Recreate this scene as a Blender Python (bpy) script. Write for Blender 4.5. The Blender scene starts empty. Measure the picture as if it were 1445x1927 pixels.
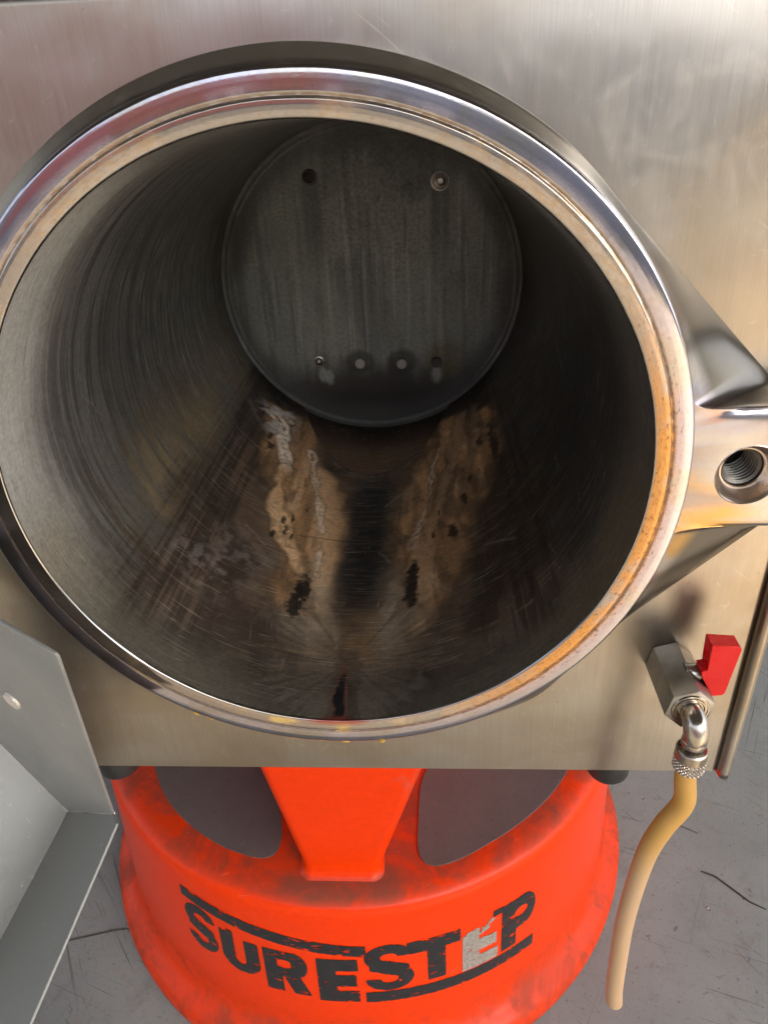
import bpy, bmesh, math
import numpy as np
from mathutils import Matrix, Vector

scene = bpy.context.scene
col = scene.collection
R = math.radians
PI = math.pi

# ------------------------------------------------------------------ camera
CAM = np.array([0.0538, -0.3301, 0.1755])
PITCH, YAW, ROLL = 0.524054, -0.0667325, -0.0446166
def cam_axes(p, y, r):
    f = np.array([math.sin(y)*math.cos(p), math.cos(y)*math.cos(p), -math.sin(p)])
    rt = np.array([math.cos(y), -math.sin(y), 0.0])
    up = np.cross(rt, f)
    c, s = math.cos(r), math.sin(r)
    return f, c*rt + s*up, -s*rt + c*up
cf, cr, cu = cam_axes(PITCH, YAW, ROLL)
cd = bpy.data.cameras.new('camera')
cam = bpy.data.objects.new('camera', cd)
col.objects.link(cam)
m = Matrix.Identity(4)
for i in range(3):
    m[i][0] = cr[i]; m[i][1] = cu[i]; m[i][2] = -cf[i]; m[i][3] = CAM[i]
cam.matrix_world = m
cd.sensor_fit = 'VERTICAL'
cd.sensor_height = 36.0
cd.lens = 36.0*1391.4/1927.0
cd.clip_start = 0.01
cd.clip_end = 2000
scene.camera = cam

# ------------------------------------------------------------------ light
SUN_AZ, SUN_EL = R(40), R(38)          # azimuth from -Y (towards the viewer) to +X
sdir = Vector((math.sin(SUN_AZ)*math.cos(SUN_EL), -math.cos(SUN_AZ)*math.cos(SUN_EL), math.sin(SUN_EL)))
w = bpy.data.worlds.new('World')
scene.world = w
w.use_nodes = True
wn = w.node_tree
bg = wn.nodes['Background']
sky = wn.nodes.new('ShaderNodeTexSky')
sky.sky_type = 'NISHITA'
sky.sun_disc = False
sky.sun_elevation = SUN_EL
sky.sun_rotation = math.atan2(sdir.x, sdir.y)
sky.dust_density = 4.0
sky.air_density = 1.0
hs = wn.nodes.new('ShaderNodeHueSaturation')
hs.inputs['Saturation'].default_value = 0.45
wn.links.new(sky.outputs[0], hs.inputs['Color'])
wn.links.new(hs.outputs[0], bg.inputs[0])
bg.inputs[1].default_value = 0.11
ld = bpy.data.lights.new('sun', 'SUN')
ld.energy = 3.8
ld.angle = R(0.5)
ld.color = (1.0, 0.70, 0.42)
sun = bpy.data.objects.new('sun', ld)
col.objects.link(sun)
sun.location = (3, -5, 6)
sun.rotation_euler = sdir.to_track_quat('Z', 'Y').to_euler()
scene.view_settings.view_transform = 'Standard'
scene.view_settings.look = 'None'
scene.view_settings.gamma = 1.0
scene.view_settings.exposure = 2.2
scene.render.engine = 'CYCLES'
scene.cycles.max_bounces = 10
scene.cycles.diffuse_bounces = 4
scene.cycles.glossy_bounces = 8
scene.cycles.sample_clamp_indirect = 6.0
scene.cycles.use_denoising = True

FLOOR_Z = -0.6845
PANEL_Y = 0.040
STEP_C = (-0.0292, 0.3442)

# ------------------------------------------------------------------ numpy noise
def _hash(ix, iy, iz, seed):
    h = (ix*374761393 + iy*668265263 + iz*2147483647 + seed*974634551) & 0xffffffff
    h = ((h ^ (h >> 13))*1274126177) & 0xffffffff
    h = (h ^ (h >> 16)) & 0xffffffff
    h = ((h ^ (h >> 15))*2246822519) & 0xffffffff
    return ((h ^ (h >> 13)) & 0xffffff)/float(0xffffff)
def vnoise(x, y, z=0.0, seed=0):
    x, y, z = np.broadcast_arrays(np.asarray(x, float), np.asarray(y, float), np.asarray(z, float))
    x0, y0, z0 = np.floor(x), np.floor(y), np.floor(z)
    fx, fy, fz = x-x0, y-y0, z-z0
    fx, fy, fz = [t*t*(3-2*t) for t in (fx, fy, fz)]
    x0, y0, z0 = [t.astype(np.int64) + 100000 for t in (x0, y0, z0)]
    out = 0
    for dx in (0, 1):
        for dy in (0, 1):
            for dz in (0, 1):
                wgt = (fx if dx else 1-fx)*(fy if dy else 1-fy)*(fz if dz else 1-fz)
                out = out + wgt*_hash(x0+dx, y0+dy, z0+dz, seed)
    return out
def fbm(x, y, z=0.0, seed=0, oct=4):
    a, s, t = 0.5, 0.0, 0.0
    for k in range(oct):
        s = s + a*vnoise(np.asarray(x)*2**k, np.asarray(y)*2**k, np.asarray(z)*2**k, seed+k*17)
        t += a; a *= 0.5
    return s/t
def sm(a, b, x):
    t = np.clip((x-a)/(b-a), 0, 1)
    return t*t*(3-2*t)

# ------------------------------------------------------------------ mesh helpers
def link(name, me, mat, parent=None):
    o = bpy.data.objects.new(name, me)
    col.objects.link(o)
    if mat is not None:
        me.materials.append(mat)
    if parent is not None:
        o.parent = parent
        r = parent
        while r.parent is not None:
            r = r.parent
        if parent.type == 'EMPTY':
            o.matrix_parent_inverse = Matrix.Translation(-parent.location)
    return o
def mk(name, v, f, mat, parent=None, smooth=True, colors=None, sharp=None):
    me = bpy.data.meshes.new(name)
    me.from_pydata([tuple(map(float, p)) for p in v], [], [tuple(map(int, q)) for q in f])
    if smooth:
        me.polygons.foreach_set('use_smooth', [True]*len(me.polygons))
    if colors is not None:
        at = me.attributes.new('stain_light', 'FLOAT_COLOR', 'POINT')
        at.data.foreach_set('color', np.asarray(colors, np.float32).ravel())
    me.validate(); me.update()
    if sharp is not None:
        me.set_sharp_from_angle(angle=sharp)
    return link(name, me, mat, parent)
def from_bm(name, bm, mat, parent=None, smooth=False, sharp=R(35)):
    bmesh.ops.recalc_face_normals(bm, faces=bm.faces[:])
    me = bpy.data.meshes.new(name)
    bm.to_mesh(me); bm.free()
    if smooth:
        me.polygons.foreach_set('use_smooth', [True]*len(me.polygons))
        me.set_sharp_from_angle(angle=sharp)
    return link(name, me, mat, parent)
def grid_faces(nu, nv, wrap_u=False):
    f = []
    for j in range(nv-1):
        for i in range(nu if wrap_u else nu-1):
            a = j*nu+i; b = j*nu+(i+1) % nu
            f.append((a, b, b+nu, a+nu))
    return f
def lathe(name, prof, mat, parent=None, n=96, center=(0, 0, 0), axis='Y', sharp=R(40), flip=False):
    """prof: list of (radius, position along the axis)"""
    v = []
    for r, h in prof:
        for k in range(n):
            t = 2*PI*k/n
            c, s = r*math.cos(t), r*math.sin(t)
            if axis == 'Y': p = (c, h, s)
            elif axis == 'X': p = (h, c, s)
            else: p = (c, s, h)
            v.append((p[0]+center[0], p[1]+center[1], p[2]+center[2]))
    f = grid_faces(n, len(prof), True)
    me = bpy.data.meshes.new(name)
    me.from_pydata(v, [], f)
    bm = bmesh.new(); bm.from_mesh(me)
    bmesh.ops.remove_doubles(bm, verts=bm.verts[:], dist=1e-6)
    bmesh.ops.recalc_face_normals(bm, faces=bm.faces[:])
    bm.to_mesh(me); bm.free()
    me.polygons.foreach_set('use_smooth', [True]*len(me.polygons))
    me.set_sharp_from_angle(angle=sharp)
    return link(name, me, mat, parent)
def tube(name, pts, rad, mat, parent=None, n=20, cap=True, sub=6, round_end=False):
    P = np.array(pts, float)
    # catmull-rom
    Q = [P[0]*2-P[1]] + list(P) + [P[-1]*2-P[-2]]
    out = []; rr = []
    rads = rad if hasattr(rad, '__len__') else [rad]*len(P)
    for i in range(1, len(Q)-2):
        for k in range(sub):
            t = k/sub
            a, b, c, d = Q[i-1], Q[i], Q[i+1], Q[i+2]
            out.append(0.5*((2*b)+(c-a)*t+(2*a-5*b+4*c-d)*t*t+(-a+3*b-3*c+d)*t**3))
            rr.append(rads[i-1]*(1-t)+rads[i]*t)
    out.append(P[-1]); rr.append(rads[-1])
    if round_end:
        T = out[-1]-out[-2]; T /= np.linalg.norm(T); r0 = rr[-1]; e = out[-1]
        for a in (0.25, 0.5, 0.75, 0.93):
            out.append(e+T*r0*0.16*math.sin(a*PI/2)); rr.append(r0*(0.55+0.45*math.cos(a*PI/2)))
    out = np.array(out)
    tang = np.gradient(out, axis=0); tang /= np.linalg.norm(tang, axis=1)[:, None]
    nrm = np.array([0, -1, 0.3]); v = []
    for p, t, r in zip(out, tang, rr):
        nrm = nrm - t*(nrm@t); nrm /= np.linalg.norm(nrm); b = np.cross(t, nrm)
        for k in range(n):
            a = 2*PI*k/n
            v.append(p + r*(math.cos(a)*nrm+math.sin(a)*b))
    f = grid_faces(n, len(out), True)
    if cap:
        f.append(tuple(range(n))); f.append(tuple(range(len(v)-n, len(v))))
    return mk(name, v, f, mat, parent, True, sharp=R(50))
def prism(bm, poly, a, b, axis='Y'):
    """extrude a polygon (list of 2D) from a to b along axis; polygon coords are the two other axes"""
    def P(p, h):
        if axis == 'Y': return (p[0], h, p[1])
        if axis == 'Z': return (p[0], p[1], h)
        return (h, p[0], p[1])
    v0 = [bm.verts.new(P(p, a)) for p in poly]
    v1 = [bm.verts.new(P(p, b)) for p in poly]
    n = len(poly)
    bm.faces.new(v0); bm.faces.new(v1[::-1])
    for i in range(n):
        bm.faces.new((v0[i], v0[(i+1) % n], v1[(i+1) % n], v1[i]))
def bevel_all(bm, w, seg=2):
    bmesh.ops.recalc_face_normals(bm, faces=bm.faces[:])
    ed = [e for e in bm.edges if len(e.link_faces) == 2 and e.calc_face_angle(0) > R(25)]
    bmesh.ops.bevel(bm, geom=ed, offset=w, segments=seg, affect='EDGES', profile=0.5)
def box(name, lo, hi, mat, parent=None, bev=0.0):
    bm = bmesh.new()
    prism(bm, [(lo[0], lo[1]), (hi[0], lo[1]), (hi[0], hi[1]), (lo[0], hi[1])], lo[2], hi[2], 'Z')
    if bev: bevel_all(bm, bev)
    return from_bm(name, bm, mat, parent, bool(bev))
def empty(name, loc, label, cat, group=None):
    o = bpy.data.objects.new(name, None)
    col.objects.link(o)
    o.location = loc
    o.empty_display_size = 0.05
    o['label'] = label; o['category'] = cat
    if group: o['group'] = group
    return o

# ------------------------------------------------------------------ materials
class NT:
    def __init__(s, name):
        s.m = bpy.data.materials.new(name); s.m.use_nodes = True
        s.t = s.m.node_tree; s.b = s.t.nodes['Principled BSDF']
    def n(s, typ, **k):
        o = s.t.nodes.new(typ)
        for a, b in k.items():
            setattr(o, a, b)
        return o
    def l(s, a, b): s.t.links.new(a, b)
    def set(s, **k):
        for a, b in k.items():
            i = s.b.inputs[a.replace('_', ' ')]
            if hasattr(b, 'links') or isinstance(b, bpy.types.NodeSocket): s.l(b, i)
            else: i.default_value = (*b, 1) if (i.type == 'RGBA' and len(b) == 3) else b
    def pos(s, scale=(1, 1, 1), rot=(0, 0, 0)):
        g = s.n('ShaderNodeNewGeometry')
        mp = s.n('ShaderNodeMapping'); mp.inputs['Scale'].default_value = scale; mp.inputs['Rotation'].default_value = rot
        src = g.outputs['Position']
        if tuple(rot) != (0, 0, 0):          # turn first, stretch afterwards
            m0 = s.n('ShaderNodeMapping'); m0.inputs['Rotation'].default_value = rot
            mp.inputs['Rotation'].default_value = (0, 0, 0)
            s.l(src, m0.inputs[0]); src = m0.outputs[0]
        s.l(src, mp.inputs[0]); return mp.outputs[0]
    def noise(s, vec, scale=1.0, detail=4, rough=0.55, dist=0.0):
        o = s.n('ShaderNodeTexNoise'); o.inputs['Scale'].default_value = scale
        o.inputs['Detail'].default_value = detail; o.inputs['Roughness'].default_value = rough
        o.inputs['Distortion'].default_value = dist
        s.l(vec, o.inputs['Vector']); return o.outputs[0]
    def ramp(s, fac, lo, hi, a=0.0, b=1.0):
        o = s.n('ShaderNodeMapRange'); o.interpolation_type = 'SMOOTHSTEP'
        o.inputs[1].default_value = lo; o.inputs[2].default_value = hi
        o.inputs[3].default_value = a; o.inputs[4].default_value = b
        s.l(fac, o.inputs[0]); return o.outputs[0]
    def mix(s, fac, a, b):
        o = s.n('ShaderNodeMix'); o.data_type = 'RGBA'
        for v, i in ((fac, 0), (a, 6), (b, 7)):
            if isinstance(v, bpy.types.NodeSocket): s.l(v, o.inputs[i])
            elif isinstance(v, tuple): o.inputs[i].default_value = (*v, 1)
            else: o.inputs[i].default_value = v
        return o.outputs[2]
    def math(s, op, a, b=0.0):
        o = s.n('ShaderNodeMath'); o.operation = op
        for v, i in ((a, 0), (b, 1)):
            if isinstance(v, bpy.types.NodeSocket): s.l(v, o.inputs[i])
            else: o.inputs[i].default_value = v
        return o.outputs[0]
    def bump(s, h, strength=0.2, dist=0.001, normal=None):
        o = s.n('ShaderNodeBump'); o.inputs['Strength'].default_value = strength
        o.inputs['Distance'].default_value = dist
        s.l(h, o.inputs['Height'])
        if normal is not None: s.l(normal, o.inputs['Normal'])
        s.l(o.outputs[0], s.b.inputs['Normal']); return o.outputs[0]
    def attr(s, name='stain_light'):
        return s.n('ShaderNodeAttribute', attribute_name=name)

def simple(name, colr, rough, metal=0.0, nscale=60, var=0.25, bump=0.05):
    t = NT(name)
    p = t.pos()
    nz = t.noise(p, nscale, 5)
    c = t.mix(nz, tuple(x*(1-var) for x in colr), tuple(min(1, x*(1+var)) for x in colr))
    t.set(Base_Color=c, Metallic=metal, Roughness=t.ramp(t.noise(p, nscale*0.7, 4), 0.3, 0.7, max(0.02, rough-0.06), rough+0.06))
    if bump: t.bump(t.noise(p, nscale*8, 3), bump, 0.0005)
    return t.m

def spec(m, v):
    m.node_tree.nodes['Principled BSDF'].inputs['Specular IOR Level'].default_value = v
    return m
def mat_brushed():
    t = NT('brushed_steel')
    fine = t.noise(t.pos((1600, 1600, 26)), 1.0, 3, 0.6)
    mid = t.noise(t.pos((260, 260, 12)), 1.0, 4, 0.6)
    blot = t.noise(t.pos(), 9.0, 5, 0.6, 0.6)
    blot2 = t.noise(t.pos(), 38.0, 4, 0.65, 1.0)
    gr = t.noise(t.pos((1100, 1100, 16)), 1.0, 3, 0.7)
    c = t.mix(t.ramp(blot, 0.35, 0.7), (0.385, 0.37, 0.345), (0.34, 0.295, 0.235))
    c = t.mix(t.ramp(mid, 0.3, 0.75, 0.0, 0.2), c, (0.28, 0.26, 0.235))
    c = t.mix(t.ramp(blot2, 0.62, 0.72, 0.0, 0.30), c, (0.44, 0.42, 0.38))
    c = t.mix(t.ramp(gr, 0.30, 0.72, 0.0, 0.28), c, (0.22, 0.20, 0.18))
    c = t.mix(t.ramp(t.noise(t.pos((700, 700, 60), (0, 0.25, 0)), 1.0, 2), 0.66, 0.74, 0.0, 0.35), c, (0.50, 0.46, 0.41))
    c = t.mix(t.ramp(t.noise(t.pos(), 5.0, 5, 0.6, 1.2), 0.50, 0.66, 0, 0.45), c, (0.26, 0.21, 0.155))
    c = t.mix(t.ramp(t.noise(t.pos(), 75, 6, 0.75, 1.6), 0.62, 0.66, 0.0, 0.35), c, (0.50, 0.48, 0.44))
    c = t.mix(t.ramp(t.noise(t.pos((500, 500, 18), (0, 0.9, 0)), 1.0, 2), 0.70, 0.75, 0.0, 0.4), c, (0.56, 0.53, 0.48))
    c = t.mix(t.ramp(t.noise(t.pos(), 190, 3, 0.6), 0.74, 0.77, 0.0, 0.5), c, (0.12, 0.10, 0.08))
    ro = t.math('ADD', t.ramp(mid, 0.25, 0.75, 0.285, 0.33), t.ramp(blot2, 0.45, 0.7, 0.0, 0.06))
    t.set(Base_Color=c, Metallic=1.0, Roughness=ro)
    t.bump(t.noise(t.pos((9, 9, 14)), 1.0, 2, 0.4), 0.35, 0.004)
    return t.m
def mat_vcol(name, rmin=0.25, rmax=0.6, bump=0.2, glo=-0.05, ghi=0.08, gd=0.25, metal_hi=1.0):
    """base colour from the mesh attribute; alpha 0 = clean metal, 1 = dry deposit"""
    t = NT(name)
    a = t.attr()
    p = t.pos()
    g1 = t.noise(p, 320, 4, 0.65)
    g2 = t.noise(p, 1500, 2, 0.6)
    c = t.mix(t.ramp(g1, 0.35, 0.7, 0.0, gd), a.outputs['Color'], (0.03, 0.028, 0.026))
    inv = t.math('SUBTRACT', 1.0, a.outputs['Alpha'])
    t.set(Base_Color=c, Metallic=t.math('MULTIPLY', inv, metal_hi))
    ro = t.ramp(a.outputs['Alpha'], 0.0, 1.0, rmin, rmax)
    ro = t.math('ADD', ro, t.ramp(g1, 0.3, 0.7, glo, ghi))
    t.set(Roughness=ro)
    t.bump(t.math('ADD', g1, g2), bump, 0.0004)
    return t.m
def mat_bore():
    """stain colours from the mesh, plus fine scratches running round the drum and along it"""
    t = NT('stained_bore_steel')
    a = t.attr()
    p = t.pos()
    sx = t.n('ShaderNodeSeparateXYZ'); t.l(p, sx.inputs[0])
    th_ = t.math('MULTIPLY', t.math('ARCTAN2', sx.outputs[0], t.math('MULTIPLY', sx.outputs[2], -1.0)), 0.16)
    def nz(sa, sy, det=2, ro=0.6, off=0.0, skew=0.0):
        cb_ = t.n('ShaderNodeCombineXYZ')
        t.l(t.math('MULTIPLY', t.math('ADD', th_, t.math('MULTIPLY', sx.outputs[1], skew)), sa), cb_.inputs[0])
        t.l(t.math('MULTIPLY', t.math('ADD', sx.outputs[1], t.math('MULTIPLY', th_, skew)), sy), cb_.inputs[1]); cb_.inputs[2].default_value = off
        return t.noise(cb_.outputs[0], 1.0, det, ro, 0.25)
    big = t.noise(p, 16, 4, 0.6)
    big2 = t.noise(p, 45, 4, 0.6, 0.5)
    g1 = t.noise(p, 420, 4, 0.7)
    rough_d = a.outputs['Alpha']
    clear = t.ramp(rough_d, 0.75, 0.35)
    c = t.mix(t.ramp(g1, 0.35, 0.7, 0.0, 0.22), a.outputs['Color'], (0.03, 0.026, 0.022))
    # light scratches round the drum
    s1 = t.math('MULTIPLY', t.ramp(nz(22, 1500, 2, 0.6, 0.0, 0.06), 0.62, 0.72), t.ramp(big, 0.42, 0.58))
    s2 = t.math('MULTIPLY', t.ramp(nz(30, 1100, 2, 0.6, 4.0, -0.10), 0.64, 0.72), t.ramp(big2, 0.45, 0.6))
    c = t.mix(t.math('MULTIPLY', t.math('MAXIMUM', s1, s2), t.math('ADD', t.math('MULTIPLY', clear, 0.75), 0.15)), c, (0.74, 0.68, 0.58))
    d1 = t.math('MULTIPLY', t.ramp(nz(18, 1300, 2, 0.6, 9.0, 0.02), 0.60, 0.70), t.ramp(big2, 0.60, 0.42))
    c = t.mix(t.math('MULTIPLY', d1, 0.55), c, (0.03, 0.028, 0.026))
    # scratches along the axis and crossing ones, mostly low down
    s3 = t.math('MULTIPLY', t.ramp(nz(1300, 24, 2, 0.6, 2.0, 0.15), 0.64, 0.72), t.ramp(big, 0.50, 0.40))
    s4 = t.math('MULTIPLY', t.ramp(nz(900, 30, 2, 0.6, 6.0, -0.5), 0.66, 0.73), t.ramp(big2, 0.45, 0.58))
    low = t.ramp(sx.outputs[2], -0.02, -0.10)
    c = t.mix(t.math('MULTIPLY', t.math('MULTIPLY', t.math('MAXIMUM', s3, s4), low), 0.40), c, (0.62, 0.48, 0.32))
    # specks and pits on the dry deposit
    dep = t.ramp(rough_d, 0.55, 0.8)
    c = t.mix(t.math('MULTIPLY', dep, t.ramp(t.noise(p, 650, 3, 0.7), 0.60, 0.68, 0, 0.7)), c, (0.10, 0.062, 0.038))
    c = t.mix(t.math('MULTIPLY', dep, t.ramp(t.noise(p, 260, 5, 0.75, 0.4), 0.58, 0.66, 0, 0.6)), c, (0.92, 0.72, 0.52))
    c = t.mix(t.math('MULTIPLY', clear, t.ramp(t.noise(p, 900, 2, 0.7), 0.70, 0.74, 0, 0.6)), c, (0.75, 0.70, 0.62))
    t.set(Base_Color=c, Metallic=t.math('SUBTRACT', 1.0, rough_d))
    t.set(Roughness=t.math('ADD', t.ramp(rough_d, 0.0, 1.0, 0.29, 0.62), t.ramp(g1, 0.3, 0.7, 0.0, 0.06)))
    t.bump(t.math('ADD', g1, t.math('MULTIPLY', t.math('MAXIMUM', s1, s3), 0.5)), 0.16, 0.0004)
    return t.m
def mat_orange():
    t = NT('orange_plastic')
    p = t.pos()
    big = t.noise(p, 14, 6, 0.7, 0.5)
    fine = t.noise(p, 140, 5, 0.7)
    g = t.n('ShaderNodeNewGeometry')
    sx = t.n('ShaderNodeSeparateXYZ'); t.l(g.outputs['Normal'], sx.inputs[0])
    sz = t.n('ShaderNodeSeparateXYZ'); t.l(g.outputs['Position'], sz.inputs[0])
    up = t.ramp(sx.outputs[2], 0.55, 0.95, 0.0, 1.0)
    low = t.ramp(sz.outputs[2], FLOOR_Z+0.095, FLOOR_Z+0.030, 0.0, 0.95)
    dirt = t.math('MAXIMUM', up, low)
    vd = t.n('ShaderNodeVectorMath'); vd.operation = 'DISTANCE'
    t.l(g.outputs['Position'], vd.inputs[0]); vd.inputs[1].default_value = (-0.026, 0.082, -0.437)
    near = t.math('MULTIPLY', t.ramp(vd.outputs['Value'], 0.085, 0.035), t.math('MULTIPLY', up, t.ramp(big, 0.32, 0.55, 0.2, 1.0)))
    amt = t.math('MULTIPLY', dirt, t.ramp(big, 0.40, 0.64, 0.12, 0.85))
    c = t.mix(t.ramp(fine, 0.3, 0.7), (0.62, 0.032, 0.001), (0.68, 0.037, 0.0012))
    c = t.mix(amt, c, (0.19, 0.040, 0.022))
    c = t.mix(t.math('MULTIPLY', near, 0.7), c, (0.15, 0.055, 0.035))
    spk = t.math('MULTIPLY', t.ramp(t.noise(p, 55, 6, 0.75), 0.60, 0.68), t.ramp(big, 0.45, 0.6))
    c = t.mix(t.math('MULTIPLY', spk, t.math('ADD', t.math('MULTIPLY', dirt, 0.75), 0.06)), c, (0.07, 0.05, 0.045))
    scf = t.noise(t.pos((1, 1, 1)), 21, 5, 0.7, 0.8)
    c = t.mix(t.math('MULTIPLY', t.ramp(scf, 0.62, 0.70, 0, 0.35), t.ramp(fine, 0.35, 0.6)), c, (0.30, 0.09, 0.06))
    sc = t.noise(t.pos((60, 60, 900), (0.3, 0.2, 0)), 1.0, 2)
    c = t.mix(t.ramp(sc, 0.70, 0.76, 0, 0.25), c, (0.8, 0.25, 0.15))
    t.set(Base_Color=c, Roughness=t.ramp(amt, 0.0, 0.6, 0.30, 0.62), Specular_IOR_Level=0.16)
    t.bump(t.math('ADD', t.noise(p, 600, 3), fine), 0.06, 0.0006)
    return t.m
def mat_floor():
    t = NT('painted_concrete')
    p = t.pos()
    big = t.noise(p, 3.5, 6, 0.6, 0.3)
    med = t.noise(p, 26, 6, 0.7)
    fin = t.noise(p, 260, 4, 0.7)
    c = t.mix(t.ramp(big, 0.35, 0.65), (0.180, 0.193, 0.189), (0.220, 0.233, 0.225))
    c = t.mix(t.ramp(med, 0.50, 0.72, 0, 0.5), c, (0.130, 0.136, 0.130))
    c = t.mix(t.ramp(fin, 0.58, 0.68, 0, 0.6), c, (0.095, 0.088, 0.08))
    c = t.mix(t.ramp(t.noise(p, 90, 5, 0.75, 0.5), 0.62, 0.68, 0, 0.75), c, (0.08, 0.072, 0.064))
    c = t.mix(t.ramp(t.noise(p, 48, 5, 0.6, 0.8), 0.60, 0.70, 0, 0.35), c, (0.21, 0.155, 0.12))
    # scratches: thin stretched noise in three directions, broken up by blotches
    for ang, s1, s2, th in ((0.5, 420, 7, 0.69), (-0.7, 380, 9, 0.70), (1.9, 460, 8, 0.695), (2.6, 300, 5, 0.71)):
        nz = t.noise(t.pos((s1, s2, 1), (0, 0, ang)), 1.0, 2, 0.5, 0.4)
        msk = t.ramp(t.noise(t.pos((1, 1, 1), (0, 0, ang)), 8+ang, 3), 0.45, 0.6)
        c = t.mix(t.math('MULTIPLY', t.ramp(nz, th-0.035, th+0.01, 0, 0.8), msk), c, (0.075, 0.068, 0.06))
    vo = t.n('ShaderNodeTexVoronoi'); vo.feature = 'DISTANCE_TO_EDGE'; vo.inputs['Scale'].default_value = 5.5
    mv = t.n('ShaderNodeMix'); mv.data_type = 'VECTOR'; mv.inputs[0].default_value = 0.12
    nc = t.n('ShaderNodeTexNoise'); nc.inputs['Scale'].default_value = 16; nc.inputs['Detail'].default_value = 5
    t.l(p, nc.inputs['Vector']); t.l(p, mv.inputs[4]); t.l(nc.outputs['Color'], mv.inputs[5]); t.l(mv.outputs[1], vo.inputs['Vector'])
    crack = t.ramp(vo.outputs['Distance'], 0.001, 0.005, 1.0, 0.0)
    cm = t.math('MULTIPLY', crack, t.ramp(t.noise(p, 5.0, 3), 0.55, 0.68, 0, 0.55))
    c = t.mix(cm, c, (0.06, 0.052, 0.045))
    t.set(Base_Color=c, Roughness=t.ramp(med, 0.3, 0.7, 0.42, 0.62))
    t.bump(t.math('SUBTRACT', t.math('ADD', med, t.math('MULTIPLY', fin, 0.3)), cm), 0.25, 0.0012)
    return t.m
def mat_grey_paint():
    t = NT('grey_painted_steel')
    p = t.pos()
    med = t.noise(p, 30, 6, 0.7)
    fin = t.noise(p, 420, 3, 0.6)
    c = t.mix(t.ramp(med, 0.3, 0.7), (0.185, 0.192, 0.182), (0.225, 0.23, 0.22))
    c = t.mix(t.ramp(t.noise(p, 90, 5, 0.7), 0.62, 0.72, 0, 0.5), c, (0.16, 0.155, 0.14))
    c = t.mix(t.ramp(t.noise(p, 210, 4, 0.7), 0.66, 0.72, 0, 0.6), c, (0.46, 0.46, 0.44))
    c = t.mix(t.ramp(t.noise(p, 12, 5, 0.7, 0.6), 0.56, 0.66, 0, 0.4), c, (0.155, 0.16, 0.145))
    c = t.mix(t.ramp(t.noise(t.pos((900, 900, 25), (0.4, 0.5, 0.3)), 1.0, 2), 0.68, 0.74, 0, 0.4), c, (0.40, 0.40, 0.38))
    vo_ = t.n('ShaderNodeTexVoronoi'); vo_.inputs['Scale'].default_value = 55; t.l(p, vo_.inputs['Vector'])
    ring = t.math('MULTIPLY', t.ramp(vo_.outputs['Distance'], 0.30, 0.36), t.ramp(vo_.outputs['Distance'], 0.44, 0.38))
    c = t.mix(t.math('MULTIPLY', ring, t.ramp(t.noise(p, 14, 3), 0.55, 0.65, 0, 0.30)), c, (0.14, 0.145, 0.135))
    t.set(Base_Color=c, Roughness=t.ramp(med, 0.3, 0.7, 0.36, 0.52), Metallic=0.15)
    t.bump(fin, 0.12, 0.0006)
    return t.m
def mat_hose():
    t = NT('aged_rubber_hose')
    p = t.pos()
    sz = t.n('ShaderNodeSeparateXYZ'); t.l(p, sz.inputs[0])
    f = t.ramp(sz.outputs[2], -0.30, -0.235)
    c = t.mix(f, (0.44, 0.295, 0.17), (0.44, 0.25, 0.06))
    c = t.mix(t.ramp(t.noise(p, 220, 5, 0.7), 0.60, 0.72, 0, 0.35), c, (0.45, 0.30, 0.17))
    t.set(Base_Color=c, Roughness=0.42, Subsurface_Weight=0.25, Subsurface_Radius=(0.006, 0.003, 0.001), Subsurface_Scale=1.0)
    t.bump(t.noise(p, 700, 3), 0.05, 0.0004)
    return t.m

M_PANEL = mat_brushed()
M_CAST = mat_vcol('cast_steel', 0.19, 0.45, 0.012, 0.0, 0.02, 0.06)
M_COLLAR = mat_vcol('polished_collar_steel', 0.10, 0.42, 0.03, 0.0, 0.05, 0.12)
M_THREAD = simple('dark_thread_steel', (0.10, 0.095, 0.085), 0.40, 1.0, 200, 0.3, 0.1)
M_BORE = mat_bore()
M_ORANGE = mat_orange()
M_FLOOR = mat_floor()
M_TRAY = mat_grey_paint()
M_HOSE = mat_hose()
M_BLACK = simple('black_rubber', (0.018, 0.018, 0.018), 0.42, 0, 120, 0.3, 0.15)
def mat_tread():
    t = NT('tread_rubber'); p = t.pos()
    c = t.mix(t.noise(p, 24, 6, 0.7), (0.070, 0.056, 0.053), (0.125, 0.100, 0.094))
    c = t.mix(t.ramp(t.noise(p, 240, 4, 0.7), 0.58, 0.68, 0, 0.5), c, (0.045, 0.037, 0.035))
    c = t.mix(t.ramp(t.noise(p, 330, 2, 0.6), 0.73, 0.77, 0, 0.7), c, (0.30, 0.26, 0.24))
    c = t.mix(t.ramp(t.noise(t.pos((700, 40, 1), (0, 0, 0.6)), 1.0, 2), 0.70, 0.75, 0, 0.4), c, (0.20, 0.17, 0.16))
    t.set(Base_Color=c, Roughness=0.6); t.bump(t.noise(p, 900, 3), 0.3, 0.0006)
    return t.m
M_TREAD = mat_tread()
M_CHROME = simple('nickel_plating', (0.42, 0.38, 0.33), 0.22, 1.0, 140, 0.18, 0.05)
M_NUT = simple('dull_nickel', (0.34, 0.30, 0.26), 0.28, 1.0, 240, 0.35, 0.05)
M_RUSTY = simple('brown_corner_dirt', (0.10, 0.075, 0.05), 0.85, 0, 300, 0.5, 0.4)
M_STEEL = simple('worn_steel', (0.29, 0.28, 0.26), 0.36, 1.0, 130, 0.3, 0.12)
M_RED = spec(simple('red_plastic', (0.52, 0.002, 0.004), 0.28, 0, 90, 0.12, 0.05), 0.25)
M_VINYL = simple('black_vinyl', (0.016, 0.016, 0.017), 0.20, 0, 90, 0.5, 0.10)
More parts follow.
